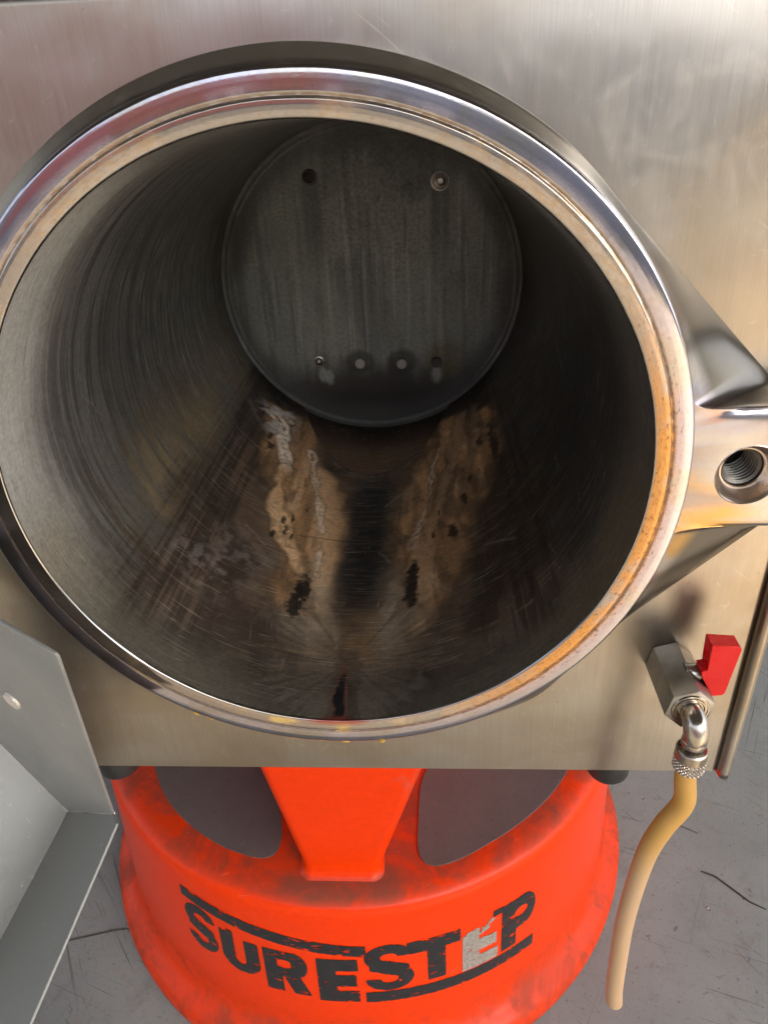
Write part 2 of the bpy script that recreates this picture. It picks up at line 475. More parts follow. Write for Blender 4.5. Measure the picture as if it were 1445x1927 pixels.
M_GLARE = simple('glare_pale_vinyl', (0.36, 0.32, 0.28), 0.28, 0.4, 420, 0.45, 0.15)  # pale colour paints the glare on one vinyl letter
M_DARK = simple('dark_steel', (0.05, 0.048, 0.045), 0.45, 0.8, 120, 0.3, 0.1)
M_CRUST = simple('bare_metal_weld', (0.55, 0.53, 0.50), 0.4, 0.7, 300, 0.4, 0.4)
M_STICK = simple('dull_zinc', (0.50, 0.47, 0.43), 0.55, 0.4, 300, 0.25, 0.2)
M_WALL = simple('dark_wall', (0.05, 0.042, 0.036), 0.8, 0, 3, 0.3, 0)
M_SHADE_CANOPY = simple('shade_canopy_sheet', (0.07, 0.066, 0.06), 0.7, 0, 3, 0.2, 0)
M_CRACK = simple('dark_gouge', (0.035, 0.03, 0.028), 0.75, 0, 400, 0.5, 0.3)
M_YELLOW = simple('dried_yellow_grease', (0.62, 0.36, 0.05), 0.5, 0, 500, 0.3, 0.5)

# ------------------------------------------------------------------ setting
fl = mk('floor', [(-150, -150, FLOOR_Z), (150, -150, FLOOR_Z), (150, 150, FLOOR_Z), (-150, 150, FLOOR_Z)], [(0, 1, 2, 3)], M_FLOOR, None, False)
fl['kind'] = 'structure'
def gouge(pts, w):
    P = np.array(pts, float)
    v, f = [], []
    n = len(P)
    for i in range(n):
        T = P[min(i+1, n-1)]-P[max(i-1, 0)]; T /= np.linalg.norm(T); N = np.array([-T[1], T[0]])
        ww = w*(0.25+0.75*math.sin(PI*(i+0.35)/(n-0.3)))*(0.75+0.5*vnoise(i*1.7, 3.1, 0, 5))
        for s_, z in ((-1, 0.0006), (-0.3, 0.0016), (0.4, 0.0014), (1, 0.0006)):
            v.append((P[i, 0]+N[0]*ww*s_, P[i, 1]+N[1]*ww*s_, FLOOR_Z+z))
    for i in range(n-1):
        for k in range(3):
            f.append((4*i+k, 4*i+k+1, 4*i+k+5, 4*i+k+4))
    return mk('crack', v, f, M_CRACK, fl)
def on_floor(px, py, z=FLOOR_Z):
    d = cf + (px-722.5)/1391.4*cr - (py-963.5)/1391.4*cu
    t = (z-CAM[2])/d[2]
    return (CAM + t*d)[:2]

for pts_, w_ in (([(1318, 1640), (1345, 1650), (1375, 1672), (1410, 1698), (1440, 1712)], 0.0018), ([(1235, 1546), (1260, 1550), (1285, 1557), (1312, 1569)], 0.0006),
                 ([(125, 1772), (170, 1762), (215, 1752), (248, 1748)], 0.0006)):
    gouge([on_floor(*p) for p in pts_], w_)

rng0 = np.random.default_rng(3)
gv, gf = [], []
for k in range(260):
    px_, py_ = rng0.uniform(60, 1445), rng0.uniform(1450, 1920)
    gx, gy = on_floor(px_, py_); sz = rng0.uniform(0.0005, 0.0015)*(1.8 if k % 17 == 0 else 1)
    b0 = len(gv); a0 = rng0.uniform(0, 6.28)
    for i_ in range(5):
        rr1 = sz*rng0.uniform(0.7, 1.3); gv.append((gx+rr1*math.cos(a0+i_*1.2566), gy+rr1*math.sin(a0+i_*1.2566), FLOOR_Z+0.0002))
    gv.append((gx+sz*0.2, gy, FLOOR_Z+sz*0.9))
    for i_ in range(5): gf.append((b0+i_, b0+(i_+1) % 5, b0+5))
grit = mk('grit', gv, gf, simple('grit_bits', (0.22, 0.20, 0.17), 0.8, 0, 900, 0.7, 0), None, False)
grit['kind'] = 'stuff'
added_canopy = box('shade_canopy', (-3.2, -2.75, 1.75), (2.75, 3.4, 1.83), M_SHADE_CANOPY)  # unseen roof added to shade the machine and darken steel reflections
added_canopy['kind'] = 'structure'
bw = box('workshop_wall', (-3.2, 3.0, FLOOR_Z+0.001), (2.75, 3.2, 1.749), M_WALL)
bw['label'] = 'dark workshop wall far behind the steel machine'; bw['category'] = 'wall'

yw = empty('reflection_wall', (0, -7.2, FLOOR_Z), 'unseen pale grey wall with a red panel, added for its reflection in the steel', 'wall')  # unseen wall, added so the steel mirrors grey and red
M_REFLECTION_WALL = simple('reflection_wall_grey', (0.42, 0.42, 0.44), 0.8, 0, 2, 0.15, 0)
M_RED_REFLECTION = simple('red_reflection_paint', (0.66, 0.20, 0.17), 0.5, 0, 2, 0.1, 0)
box('reflection_wall_panel', (-14, -7.4, FLOOR_Z), (14, -7.2, 1.9), M_REFLECTION_WALL, yw)
box('red_reflection_panel', (-5.5, -7.199, FLOOR_Z+0.55), (-0.6, -7.15, 1.85), M_RED_REFLECTION, yw)  # red panel added for the pink reflections
# ------------------------------------------------------------------ the machine
mach = empty('food_machine', (0, 0.3, -0.2535), 'stainless steel food processing machine with open round stained drum, threaded ear and drain valve', 'machine')
BR0, BR1, BL = 0.165, 0.1512, 0.4312
# --- front panel with a round hole
def front_panel():
    x0, x1, z0, z1 = -0.40, 0.2520, -0.2535, 0.2100
    bm = bmesh.new()
    n = 128
    hole, rim = [], []
    angs = [2*PI*k/n for k in range(n)]
    for cx_, cz_ in ((x0, z0), (x1, z0), (x1, z1), (x0, z1)):
        a = math.atan2(cz_, cx_) % (2*PI)
        k = min(range(n), key=lambda i: abs(angs[i]-a)); angs[k] = a
    for a in angs:
        c, s = math.cos(a), math.sin(a)
        hole.append(bm.verts.new((0.186*c, PANEL_Y, 0.186*s)))
        tx = (x1 if c > 0 else x0)/c if abs(c) > 1e-9 else 1e9
        tz = (z1 if s > 0 else z0)/s if abs(s) > 1e-9 else 1e9
        t = min(tx, tz)
        rim.append(bm.verts.new((t*c, PANEL_Y, t*s)))
    for k in range(n):
        bm.faces.new((hole[k], hole[(k+1) % n], rim[(k+1) % n], rim[k]))
    # rolled edges returning backwards (right and top), plain thin edge below
    prev = rim
    for j in range(1, 7):
        a = j/6*PI/2; rr = 0.006
        new = []
        for vtx in rim:
            x, y, z = vtx.co
            dx = 1 if abs(x-x1) < 1e-6 else 0
            dz = 1 if abs(z-z1) < 1e-6 else 0
            r2 = 0.0012 if (not dx and not dz) else rr
            new.append(bm.verts.new((x+dx*rr*math.sin(a), PANEL_Y+r2*(1-math.cos(a)), z+dz*rr*math.sin(a))))
        for k in range(n):
            bm.faces.new((prev[k], prev[(k+1) % n], new[(k+1) % n], new[k]))
        prev = new
    new = [bm.verts.new((v.co.x, PANEL_Y+0.02, v.co.z)) for v in prev]
    for k in range(n):
        bm.faces.new((prev[k], prev[(k+1) % n], new[(k+1) % n], new[k]))
    return from_bm('front_panel', bm, M_PANEL, mach, True, R(50))
panel = front_panel()
# cabinet behind the panel
cab = bmesh.new()
def quadbox(bm, lo, hi):
    prism(bm, [(lo[0], lo[1]), (hi[0], lo[1]), (hi[0], hi[1]), (lo[0], hi[1])], lo[2], hi[2], 'Z')
quadbox(cab, (-0.398, PANEL_Y+0.021, -0.2530), (0.247, 0.62, -0.2510))
quadbox(cab, (-0.398, 0.60, -0.2505), (0.247, 0.602, 0.200))
quadbox(cab, (-0.398, PANEL_Y+0.021, -0.2505), (-0.396, 0.599, 0.200))
quadbox(cab, (-0.390, PANEL_Y+0.03, 0.203), (0.247, 0.60, 0.205))
from_bm('cabinet', cab, M_DARK, mach)
# side cover with rolled front edge
def side_cover():
    x = 0.2600
    prof = []          # (x, y) of the outer skin running from the back to the rolled front
    for y in (0.60, 0.30, 0.10, 0.060, 0.045):
        prof.append((x+0.0035, y))
    for k in range(0, 11):
        a = PI*k/10*0.95
        prof.append((x+0.0035-0.0034*(1-math.cos(a)), 0.038-0.0034*math.sin(a)-0.0))
    prof.append((x-0.0038, 0.052)); 
    v, f = [], []
    n = len(prof)
    zs = [-0.2552, -0.2505, 0.0, 0.12, 0.204]
    for z in zs:
        for px, py in prof:
            v.append((px, py, z))
    f = grid_faces(n, len(zs))
    o = mk('side_cover', v, f, M_PANEL, mach, True)
    md = o.modifiers.new('thickness', 'SOLIDIFY'); md.thickness = 0.0012; md.offset = 0
    return o
side_cover()
# --- feet
for fx in (-0.1870, 0.1870):
    lathe('rubber_foot', [(0.0, -0.2515), (0.0155, -0.2515), (0.0165, -0.256), (0.0155, -0.276), (0.0140, -0.2785), (0.0, -0.2787)], M_BLACK, mach, 40, (fx, 0.062, 0), 'Z')

# --- drum bore: dense mesh, deposits plus some light and shade painted on the metal
NTH, NY = 720, 300
th = np.linspace(-180, 180, NTH, endpoint=False)
yy = np.linspace(0.0012, BL, NY)
TH, YY = np.meshgrid(th, yy)
ARC = BR0*np.radians(TH)                 # arc length in metres
AX = np.abs(TH)
def seg_dist(pts, wth=1.0):
    """distance in (arc, y) metres to a polyline given as (deg, y)"""
    P = np.array([(BR0*0.97*math.radians(a), b) for a, b in pts])
    d = np.full(TH.shape, 9.0)
    for a, b in zip(P[:-1], P[1:]):
        ab = b-a; L2 = ab@ab + 1e-12
        t = np.clip(((ARC-a[0])*ab[0]+(YY-a[1])*ab[1])/L2, 0, 1)
        d = np.minimum(d, np.hypot(ARC-a[0]-t*ab[0], YY-a[1]-t*ab[1]))
    return d
def poly_sd(pts):
    P = np.array([(BR0*math.radians(a), b) for a, b in pts])
    inside = np.zeros(TH.shape, bool)
    d = np.full(TH.shape, 9.0)
    n = len(P)
    for i in range(n):
        a, b = P[i], P[(i+1) % n]
        ab = b-a; L2 = ab@ab+1e-12
        t = np.clip(((ARC-a[0])*ab[0]+(YY-a[1])*ab[1])/L2, 0, 1)
        d = np.minimum(d, np.hypot(ARC-a[0]-t*ab[0], YY-a[1]-t*ab[1]))
        cnd = ((a[1] > YY) != (b[1] > YY)) & (ARC < (b[0]-a[0])*(YY-a[1])/(b[1]-a[1]+1e-12)+a[0])
        inside ^= cnd
    return np.where(inside, -d, d)
def lay(base, colr, m):
    m = m[..., None]
    return base*(1-m)+np.array(colr)*m
n_big = fbm(ARC*18, YY*18, 0, 3, 5)
n_med = fbm(ARC*70, YY*70, 0, 11, 5)
n_fin = fbm(ARC*300, YY*300, 0, 23, 3)
circ = fbm(ARC*10, YY*420, 0, 31, 3)      # scratches running round the bore
circ2 = fbm(ARC*34, YY*900, 0, 37, 2)
axial = fbm(ARC*420, YY*9, 0, 41, 3)      # streaks along the axis
bright = sm(0.085, 0.02, YY + 0.03*(n_big-0.5))  # pale mouth zone, carries the light painted on the left rim
C3 = np.zeros(TH.shape+(3,)) + np.array([0.42, 0.42, 0.41])
A1 = np.zeros(TH.shape) + 0.22
HGT = np.zeros(TH.shape)
warp = fbm(ARC*26, YY*26, 0, 131, 4)-0.5
warp2 = fbm(ARC*26, YY*26, 0, 137, 4)-0.5
C3 = lay(C3, (0.20, 0.205, 0.205), sm(0.03, 0.16, YY+0.05*warp)*0.8)  # darker with depth, light falloff painted in
lit_rim = bright*sm(-30, -80, TH)*sm(-178, -140, TH)  # light on the left rim, put into the colour
C3 = lay(C3, (0.62, 0.62, 0.59), lit_rim*0.85)
A1 = np.maximum(A1, lit_rim*0.50)
C3 = lay(C3, (0.075, 0.075, 0.078), sm(0.44, 0.64, circ)*0.65*(1-bright*0.85))
scr = sm(0.60, 0.74, circ2)*sm(0.40, 0.62, n_big)*(1-bright)
C3 = lay(C3, (0.62, 0.61, 0.58), scr*0.55)
# shade painted on the right flank
flank_shade = sm(40, 70, TH+14*(n_big-0.5))*sm(150, 112, TH)*(0.72+0.28*sm(0.02, 0.075, YY+0.02*warp))
C3 = lay(C3, (0.060, 0.055, 0.052), flank_shade*0.86)
C3 = lay(C3, (0.42, 0.40, 0.37), scr*flank_shade*0.5*sm(0.5, 0.7, n_med))
flank_brown = sm(50, 60, TH)*sm(88, 66, TH)*sm(0.05, 0.12, YY)
C3 = lay(C3, (0.10, 0.052, 0.026), flank_brown*0.5*sm(0.4, 0.6, n_med))
# olive-gold tint on the left flank
gold = sm(-98, -62, TH+10*warp)*sm(-50, -58, TH)*sm(0.02, 0.14, YY+0.06*warp2)
gold = gold*(0.25+0.75*sm(0.36, 0.60, 0.35*n_med+0.65*circ))
C3 = lay(C3, (0.42, 0.31, 0.165), gold*0.75); A1 = np.maximum(A1, gold*0.4)
C3 = lay(C3, (0.27, 0.225, 0.15), sm(105, 75, AX)*sm(0.07, 0.02, YY+0.03*warp)*0.7*sm(-100, -70, TH))
# brown tone with dark streaks in the bottom trough
wid = 55 + 10*(n_big-0.5) + 7*(axial-0.5) + 6*warp2
trough = sm(wid+10*(0.5+n_med), wid-9, AX)*sm(0.008, 0.06, YY+0.02*warp)
C3 = lay(C3, (0.190, 0.118, 0.074), trough*0.88); A1 = np.maximum(A1, trough*0.45)
C3 = lay(C3, (0.035, 0.024, 0.018), trough*sm(0.47, 0.62, axial)*0.75*sm(27, 44, AX))
C3 = lay(C3, (0.27, 0.205, 0.155), trough*sm(0.50, 0.68, n_med)*0.55*sm(50, 34, AX)*(TH < 15))
C3 = lay(C3, (0.050, 0.034, 0.026), trough*sm(26, 44, TH)*sm(0.05, 0.10, YY)*0.80)
C3 = lay(C3, (0.35, 0.27, 0.18), trough*sm(0.58, 0.70, circ2)*0.35*sm(0.45, 0.6, n_big))
C3 = lay(C3, (0.045, 0.034, 0.028), sm(0.50, 0.66, fbm(ARC*40, YY*16, 0, 151, 5))*trough*0.65)
def blob(pts, edge=0.010, wob=0.030):
    d = poly_sd(pts)+wob*warp+0.010*(n_med-0.5)
    return sm(edge, -edge, d)
streak = fbm((ARC+0.006*warp)*130, YY*13, 0, 161, 4)      # runs down the slope
rl = blob([(-44, .385), (-26, .412), (-19, .3135), (-9.0, .2727), (-5.5, .2037), (-9, .105), (-18, .095), (-24, .165), (-34, .261)])
rr_ = blob([(27, .402), (51, .350), (47, .262), (36, .190), (27, .120), (17.3, .085), (10, .120), (9, .205), (17, .290)])
for rg in (rl, rr_):
    C3 = lay(C3, (0.040, 0.028, 0.022), np.clip(4*rg*(1-rg), 0, 1)*sm(0.40, 0.60, n_big)*0.55)
rr_ = rr_*(0.35+0.65*sm(0.36, 0.54, fbm((ARC+YY*0.3)*55, YY*26, 0, 177, 5)))
for rg, k in ((rl, 1.0), (rr_, 0.95)):
    soft = rg*(0.60+0.40*sm(0.36, 0.60, streak))
    C3 = lay(C3, (0.80*k, 0.45*k, 0.21*k), soft*0.9); A1 = np.maximum(A1, soft*0.62)
    C3 = lay(C3, (0.85*k, 0.62*k, 0.40*k), rg*sm(0.56, 0.70, streak)*sm(0.4, 0.6, n_med)*0.5)
    C3 = lay(C3, (0.085, 0.06, 0.042), rg*sm(0.60, 0.70, fbm(ARC*110+7, YY*32, 0, 171, 5))*0.5)
inn = blob([(-22, .32), (-13, .30), (-6, .21), (-8, .12), (-13, .13), (-16, .22)], 0.006, 0.012)
C3 = lay(C3, (0.88, 0.56, 0.31), inn*0.85); A1 = np.maximum(A1, inn*0.6)
for sgn in (-1, 1):
    for a_, b_, ra_, rb_, am_ in ((sgn*9.5, 0.112, 0.013, 0.040, 0.75), (sgn*16, 0.095, 0.010, 0.018, 0.6)):
        gl = np.exp(-((ARC-BR0*math.radians(a_))/ra_)**2-((YY-b_)/rb_)**2)*am_*(0.5+n_med)
        C3 = lay(C3, (0.72, 0.58, 0.43), np.clip(gl, 0, 0.9)); A1 = np.maximum(A1, np.clip(gl, 0, 1)*0.6)
def crust(pts, w, colr, h=0.0010, amt=1.0, wob=0.016):
    global C3, A1, HGT
    d = seg_dist(pts)
    core = d+wob*warp2+0.008*(n_med-0.5)+0.004*(n_fin-0.5)
    ww = w*(0.5+1.1*fbm(ARC*60, YY*60, 0, 181, 3))
    halo = sm(w*2.8, w*0.5, np.abs(core))*amt*0.40
    mk_ = sm(ww, ww*0.45, np.abs(core))*amt*(0.6+0.4*sm(0.35, 0.5, n_fin))
    C3 = lay(C3, tuple(c*0.55 for c in colr), halo)
    edge = sm(ww*1.5, ww*1.15, np.abs(core))-sm(ww*1.1, ww*0.9, np.abs(core))
    C3 = lay(C3, (0.08, 0.055, 0.04), np.clip(edge, 0, 1)*0.35*amt)
    C3 = lay(C3, colr, mk_); A1 = np.maximum(A1, mk_*0.95); HGT = np.maximum(HGT, mk_*h*0.35*(0.7+0.6*n_fin))
crust([(-42, .372), (-37, .364), (-36, .335), (-33, .306), (-31.7, .287)], 0.0058, (0.92, 0.78, 0.64), 0.0022)
crust([(-31.7, .287), (-31.2, .248), (-29.9, .2235), (-24.5, .184), (-20.5, .1656), (-18, .150)], 0.0075, (0.86, 0.56, 0.31), 0.0018, 0.85)
crust([(-24, .3385), (-20, .291), (-16.1, .2385), (-13.1, .203), (-12.5, .172), (-12.9, .1465)], 0.0028, (0.92, 0.72, 0.54), 0.0016, 0.9, 0.010)
crust([(26.9, .3387), (23.3, .3025), (21.8, .255), (18.5, .212), (15.5, .1795)], 0.0024, (0.80, 0.60, 0.44), 0.0016, 0.85, 0.010)
crust([(37.3, .381), (32.5, .312), (26.1, .247), (21.9, .202), (18.2, .154), (17.3, .115)], 0.0075, (0.50, 0.32, 0.18), 0.0018, 0.75, 0.022)
crust([(44, .38), (41, .33), (37, .27)], 0.0050, (0.40, 0.28, 0.18), 0.0012, 0.6)
wht = blob([(-50, .36), (-43, .41), (-34, .40), (-33, .36), (-40, .33)], 0.010, 0.03)*sm(0.40, 0.58, n_med)
C3 = lay(C3, (0.56, 0.53, 0.50), wht*0.85); A1 = np.maximum(A1, wht*0.9); HGT = np.maximum(HGT, wht*0.0012*n_fin)
for a_, b_, ra_, rb_ in ((-46, .118, .016, .016), (-40, .10, .020, .020), (-33, .15, .018, .020), (-37, .125, .012, .03)):
    sp_ = np.exp(-((ARC-BR0*math.radians(a_)+0.02*warp)/ra_)**2-((YY-b_+0.02*warp2)/rb_)**2)*sm(0.42, 0.62, fbm(ARC*170, YY*170, 0, 191, 4))
    C3 = lay(C3, (0.46, 0.40, 0.37), np.clip(sp_, 0, 1)*0.4); A1 = np.maximum(A1, np.clip(sp_, 0, 1)*0.3)
# dark flakes
def spot(a, b, ra, rb, colr=(0.016, 0.013, 0.011), amt=0.95, soft=0.35):
    global C3, A1
    d = np.hypot((ARC-BR0*math.radians(a)+0.006*warp2)/ra, (YY-b+0.008*warp)/rb)+1.1*(n_med-0.5)+1.0*(n_fin-0.5)
    mk_ = sm(1.0, 1.0-soft, d)*amt
    C3 = lay(C3, colr, mk_); A1 = A1*(1-mk_)+0.52*mk_
spot(-14.6, .125, 0.0065, 0.026); spot(-16.2, .108, 0.0055, 0.020); spot(15.0, .132, 0.0062, 0.030)
for a, b, ra, rb in ((-26, .21, .003, .006), (-24.5, .195, .002, .007), (-23, .215, .0016, .006), (-22, .19, .0014, .008), (42, .30, .004, .014), (33, .225, .004, .012), (28, .185, .005, .012), (36, .25, .003, .010), (-28, .185, .002, .007), (24, .22, .0016, .007), (22, .19, .0016, .007), (47, .28, .006, .05), (-38, .31, .005, .012), (-40, .33, .003, .010)):
    spot(a, b, ra, rb, amt=0.85, soft=0.5)
# smooth dark channel in the middle
cen = sm(9.0, 2.5, np.abs(TH-1.2)+5*(n_med-0.5))*sm(0.08, 0.15, YY)*sm(0.320, 0.28, YY)
C3 = lay(C3, (0.075, 0.076, 0.082), cen*0.9); A1 = A1*(1-cen*0.6)
C3 = lay(C3, (0.25, 0.20, 0.15), cen*sm(0.60, 0.72, circ2)*0.5)
# fan-shaped wipe marks towards the mouth
for a0, b0, a1, b1, wd in ((7.4, .0561, 35, .0231, .0010), (8, .050, 30, .018, .0008), (-8, .058, -30, .052, .0012), (-6, .045, -25, .034, .0008), (9, .06, 48, .05, .0007), (-10, .03, -34, .025, .0007)):
    crust([(a0, b0), ((a0+a1)/2, (b0+b1)/2+0.002), (a1, b1)], wd, (0.48, 0.36, 0.23), 0.0, 0.5, 0.004)
ang_f = np.arctan2(YY-0.052, np.abs(ARC)+1e-4)
fan = fbm(ang_f*16, np.hypot(ARC, YY-0.052)*9, 0, 201, 4)*sm(0.10, 0.03, np.hypot(ARC, YY-0.052))*sm(0.002, 0.012, np.abs(ARC))
C3 = lay(C3, (0.38, 0.28, 0.18), sm(0.45, 0.62, fan)*0.55); C3 = lay(C3, (0.05, 0.038, 0.03), sm(0.36, 0.26, fan)*sm(0.10, 0.05, np.hypot(ARC, YY-0.052))*0.45)
C3 = lay(C3, (0.30, 0.19, 0.10), sm(7, 2, np.abs(TH-2))*sm(0.12, 0.09, YY)*sm(0.04, 0.06, YY)*0.7*sm(0.3, 0.6, n_med))
C3 = lay(C3, (0.42, 0.41, 0.39), blob([(12, .014), (17, .036), (19.5, .022)], 0.003, 0.004)*0.45)
# dark reflection with a red edge, painted near the lip
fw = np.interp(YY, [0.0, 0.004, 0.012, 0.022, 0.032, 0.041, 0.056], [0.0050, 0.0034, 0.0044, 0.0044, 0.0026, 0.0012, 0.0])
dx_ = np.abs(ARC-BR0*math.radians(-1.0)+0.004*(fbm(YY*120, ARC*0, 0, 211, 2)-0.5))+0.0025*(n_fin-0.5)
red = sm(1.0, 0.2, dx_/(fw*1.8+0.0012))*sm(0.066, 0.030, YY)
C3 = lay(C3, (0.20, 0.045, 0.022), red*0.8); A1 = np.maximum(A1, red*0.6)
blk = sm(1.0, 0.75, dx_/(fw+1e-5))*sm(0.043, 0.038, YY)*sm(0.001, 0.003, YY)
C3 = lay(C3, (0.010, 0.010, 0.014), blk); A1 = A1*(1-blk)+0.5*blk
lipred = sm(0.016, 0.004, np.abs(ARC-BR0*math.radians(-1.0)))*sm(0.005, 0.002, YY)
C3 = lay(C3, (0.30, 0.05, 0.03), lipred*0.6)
# recessed outlet dish in the floor at the back
lim = 0.314+0.085*(TH/27.0)**2
rec = sm(0.0, 0.004, YY-lim-0.002*(n_med-0.5))*(AX < 40)
C3 = lay(C3, (0.24, 0.145, 0.095), rec*0.85); A1 = np.maximum(A1, rec*0.5)
C3 = lay(C3, (0.07, 0.045, 0.035), rec*sm(0.350, 0.40, YY)*0.75)
C3 = lay(C3, (0.02, 0.016, 0.014), sm(0.003, 0.001, np.abs(YY-lim-0.001))*(AX < 28)*0.8)
# darker where the floor meets the back plate
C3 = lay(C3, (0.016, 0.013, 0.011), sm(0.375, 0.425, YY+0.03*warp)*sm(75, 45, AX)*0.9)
# fine random scratches
rng = np.random.default_rng(5)
for k in range(46):
    a = rng.uniform(-110, 100); b = rng.uniform(0.03, 0.36); da = rng.normal(0, 9); db = rng.normal(0, 0.018)
    dd = seg_dist([(a, b), (a+da*0.5, b+db*0.5+0.002), (a+da, b+db)])
    mk_ = sm(0.0009, 0.0003, dd)*rng.uniform(0.2, 0.6)
    C3 = lay(C3, (0.55, 0.48, 0.38) if k % 3 else (0.015, 0.014, 0.013), mk_)
C3 = C3*(0.85+0.3*n_fin[..., None])
RAD = BR0+(BR1-BR0)*YY/BL - HGT + 0.0035*rec - 0.00022*(circ2-0.5)
BV = np.stack([RAD*np.sin(np.radians(TH)), YY, -RAD*np.cos(np.radians(TH))], -1).reshape(-1, 3)
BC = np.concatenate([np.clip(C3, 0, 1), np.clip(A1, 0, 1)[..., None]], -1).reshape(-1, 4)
def np_mesh(name, V, nu, nv, wrap, mat, parent, colors):
    i = np.arange(nu if wrap else nu-1); j = np.arange(nv-1)
    I, J = np.meshgrid(i, j)
    a = J*nu+I; b = J*nu+(I+1) % nu
    F = np.stack([a, b, b+nu, a+nu], -1).reshape(-1, 4)
    me = bpy.data.meshes.new(name)
    me.vertices.add(len(V)); me.vertices.foreach_set('co', np.asarray(V, np.float32).ravel())
    me.loops.add(F.size); me.loops.foreach_set('vertex_index', F.astype(np.int32).ravel())
    me.polygons.add(len(F)); me.polygons.foreach_set('loop_start', np.arange(0, F.size, 4, dtype=np.int32))
    me.polygons.foreach_set('use_smooth', np.ones(len(F), bool))
    at = me.attributes.new('stain_light', 'FLOAT_COLOR', 'POINT'); at.data.foreach_set('color', np.asarray(colors, np.float32).ravel())
    me.update(calc_edges=True); me.validate()
    return link(name, me, mat, parent)
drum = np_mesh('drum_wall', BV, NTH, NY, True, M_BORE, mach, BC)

# --- back plate
nr, na = 110, 240
rr = np.linspace(0.0, BR1+0.004, nr); aa = np.linspace(0, 2*PI, na, endpoint=False)
AA, RR = np.meshgrid(aa, rr)
X, Z = RR*np.cos(AA), RR*np.sin(AA)
ny_ = np.where(RR > 0.1475, 0.0018*sm(0.1475, 0.1512, RR)*-1, 0)
Y = np.full_like(X, BL-0.0005)+ny_ - 0.0010*sm(-0.13, -0.06, Z)*np.exp(-((RR-0.1465)/0.0012)**2)*(0.6+0.8*fbm(AA*30, RR*10, 0, 3, 3))
drip = fbm(X*230, Z*14+0.35*fbm(X*30, Z*60, 0, 9, 3), 0, 51, 3)
blot = fbm(X*22, Z*22, 0, 55, 5)
CB = np.zeros(X.shape+(3,))+np.array([0.165, 0.180, 0.162])
CB = lay(CB, (0.13, 0.138, 0.13), sm(0.4, 0.65, blot)*0.6)
CB = lay(CB, (0.07, 0.075, 0.07), sm(0.56, 0.68, drip)*0.40)
CB = lay(CB, (0.30, 0.32, 0.28), sm(0.60, 0.75, fbm(X*300, Z*8, 0, 57, 2))*0.35)
for hx, hz in ((-.0536, .1019), (.0698, .0949)):
    run = sm(0.011, 0.005, np.abs(X-hx)+0.006*(blot-0.5))*sm(hz+0.002, hz-0.010, Z)*sm(hz-0.11, hz-0.03, Z)
    CB = lay(CB, (0.07, 0.073, 0.07), run*0.65)
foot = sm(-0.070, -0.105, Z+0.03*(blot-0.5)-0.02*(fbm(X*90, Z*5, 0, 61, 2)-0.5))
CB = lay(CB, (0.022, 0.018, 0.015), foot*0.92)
CB = lay(CB, (0.09, 0.075, 0.03), sm(0.03, 0.01, np.hypot(X-0.075, Z+0.078))*0.6)
for hx, hz in ((-.056, -.093), (-.049, -.096), (.066, -.096)):
    CB = lay(CB, (0.26, 0.28, 0.26), sm(1, 0.5, np.hypot((X-hx)/0.006, (Z-hz)/0.011)+0.8*(blot-0.5))*0.7)
for hx, hz in ((-.0151, -.0807), (.029, -.0823)):
    CB = lay(CB, (0.02, 0.02, 0.02), sm(1.5, 0.8, np.hypot((X-hx)/0.013, (Z-hz-0.002)/0.011)+0.8*(blot-0.5))*0.7)
seam = np.exp(-((RR-0.1462)/0.0016)**2)
CB = lay(CB, (0.030, 0.028, 0.026), seam*0.8)
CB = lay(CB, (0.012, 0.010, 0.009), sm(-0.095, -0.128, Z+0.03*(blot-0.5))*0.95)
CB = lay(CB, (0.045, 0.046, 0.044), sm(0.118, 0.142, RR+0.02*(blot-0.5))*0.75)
CB = lay(CB, (0.075, 0.078, 0.075), sm(0.05, 0.12, Z+0.03*(blot-0.5))*0.6)
AB = 0.35+0.25*foot+0.2*sm(0.5, 0.7, blot)
PV = np.stack([X, Y, Z], -1).reshape(-1, 3)
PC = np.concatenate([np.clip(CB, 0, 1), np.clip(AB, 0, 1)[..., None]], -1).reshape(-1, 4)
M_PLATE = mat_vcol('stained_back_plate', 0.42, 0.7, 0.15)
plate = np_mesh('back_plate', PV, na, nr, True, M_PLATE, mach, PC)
yb = BL-0.0006
def bolt(x, z, r, kind):
    if kind == 'screw':
        lathe('screw', [(r*1.7, yb), (r*1.6, yb-0.0012), (r*1.3, yb-0.0016), (r*1.15, yb-0.0006), (r, yb-0.0008), (r*0.9, yb-0.0040), (r*0.55, yb-0.0048), (r*0.45, yb-0.0030), (0.0, yb-0.0028)], M_STEEL, plate, 28, (x, 0, z))
    elif kind == 'hole':
        hl = lathe('bolt_hole', [(r*1.0, yb-0.0002), (r*0.5, yb-0.0002), (0.0, yb-0.0002)], M_HOLE, plate, 28, (x, 0, z)); lathe('hole_rim', [(r*1.65, yb), (r*1.5, yb-0.0009), (r*1.15, yb-0.0012), (r*0.95, yb-0.0003)], M_DARK, plate, 28, (x, 0, z))
    else:
        lathe('plug', [(r*1.0, yb), (r*0.97, yb-0.0030), (r*0.88, yb-0.0036), (r*0.5, yb-0.0036), (0.0, yb-0.0034)], M_PLUG if kind == 'plug' else M_DARK, plate, 28, (x, 0, z))
M_HOLE = simple('rusty_hole', (0.035, 0.016, 0.012), 0.7, 0.3, 400, 0.5, 0.2)
M_PLUG = simple('grey_plug', (0.24, 0.235, 0.225), 0.5, 0.4, 300, 0.2, 0.1)
bolt(-.0536, .1019, .0044, 'hole'); bolt(.0698, .0949, .0055, 'screw')
bolt(-.0588, -.0773, .0032, 'screw'); bolt(-.0151, -.0807, .0058, 'plug'); bolt(.0290, -.0823, .0055, 'plug'); bolt(.0657, -.0815, .0055, 'dark')

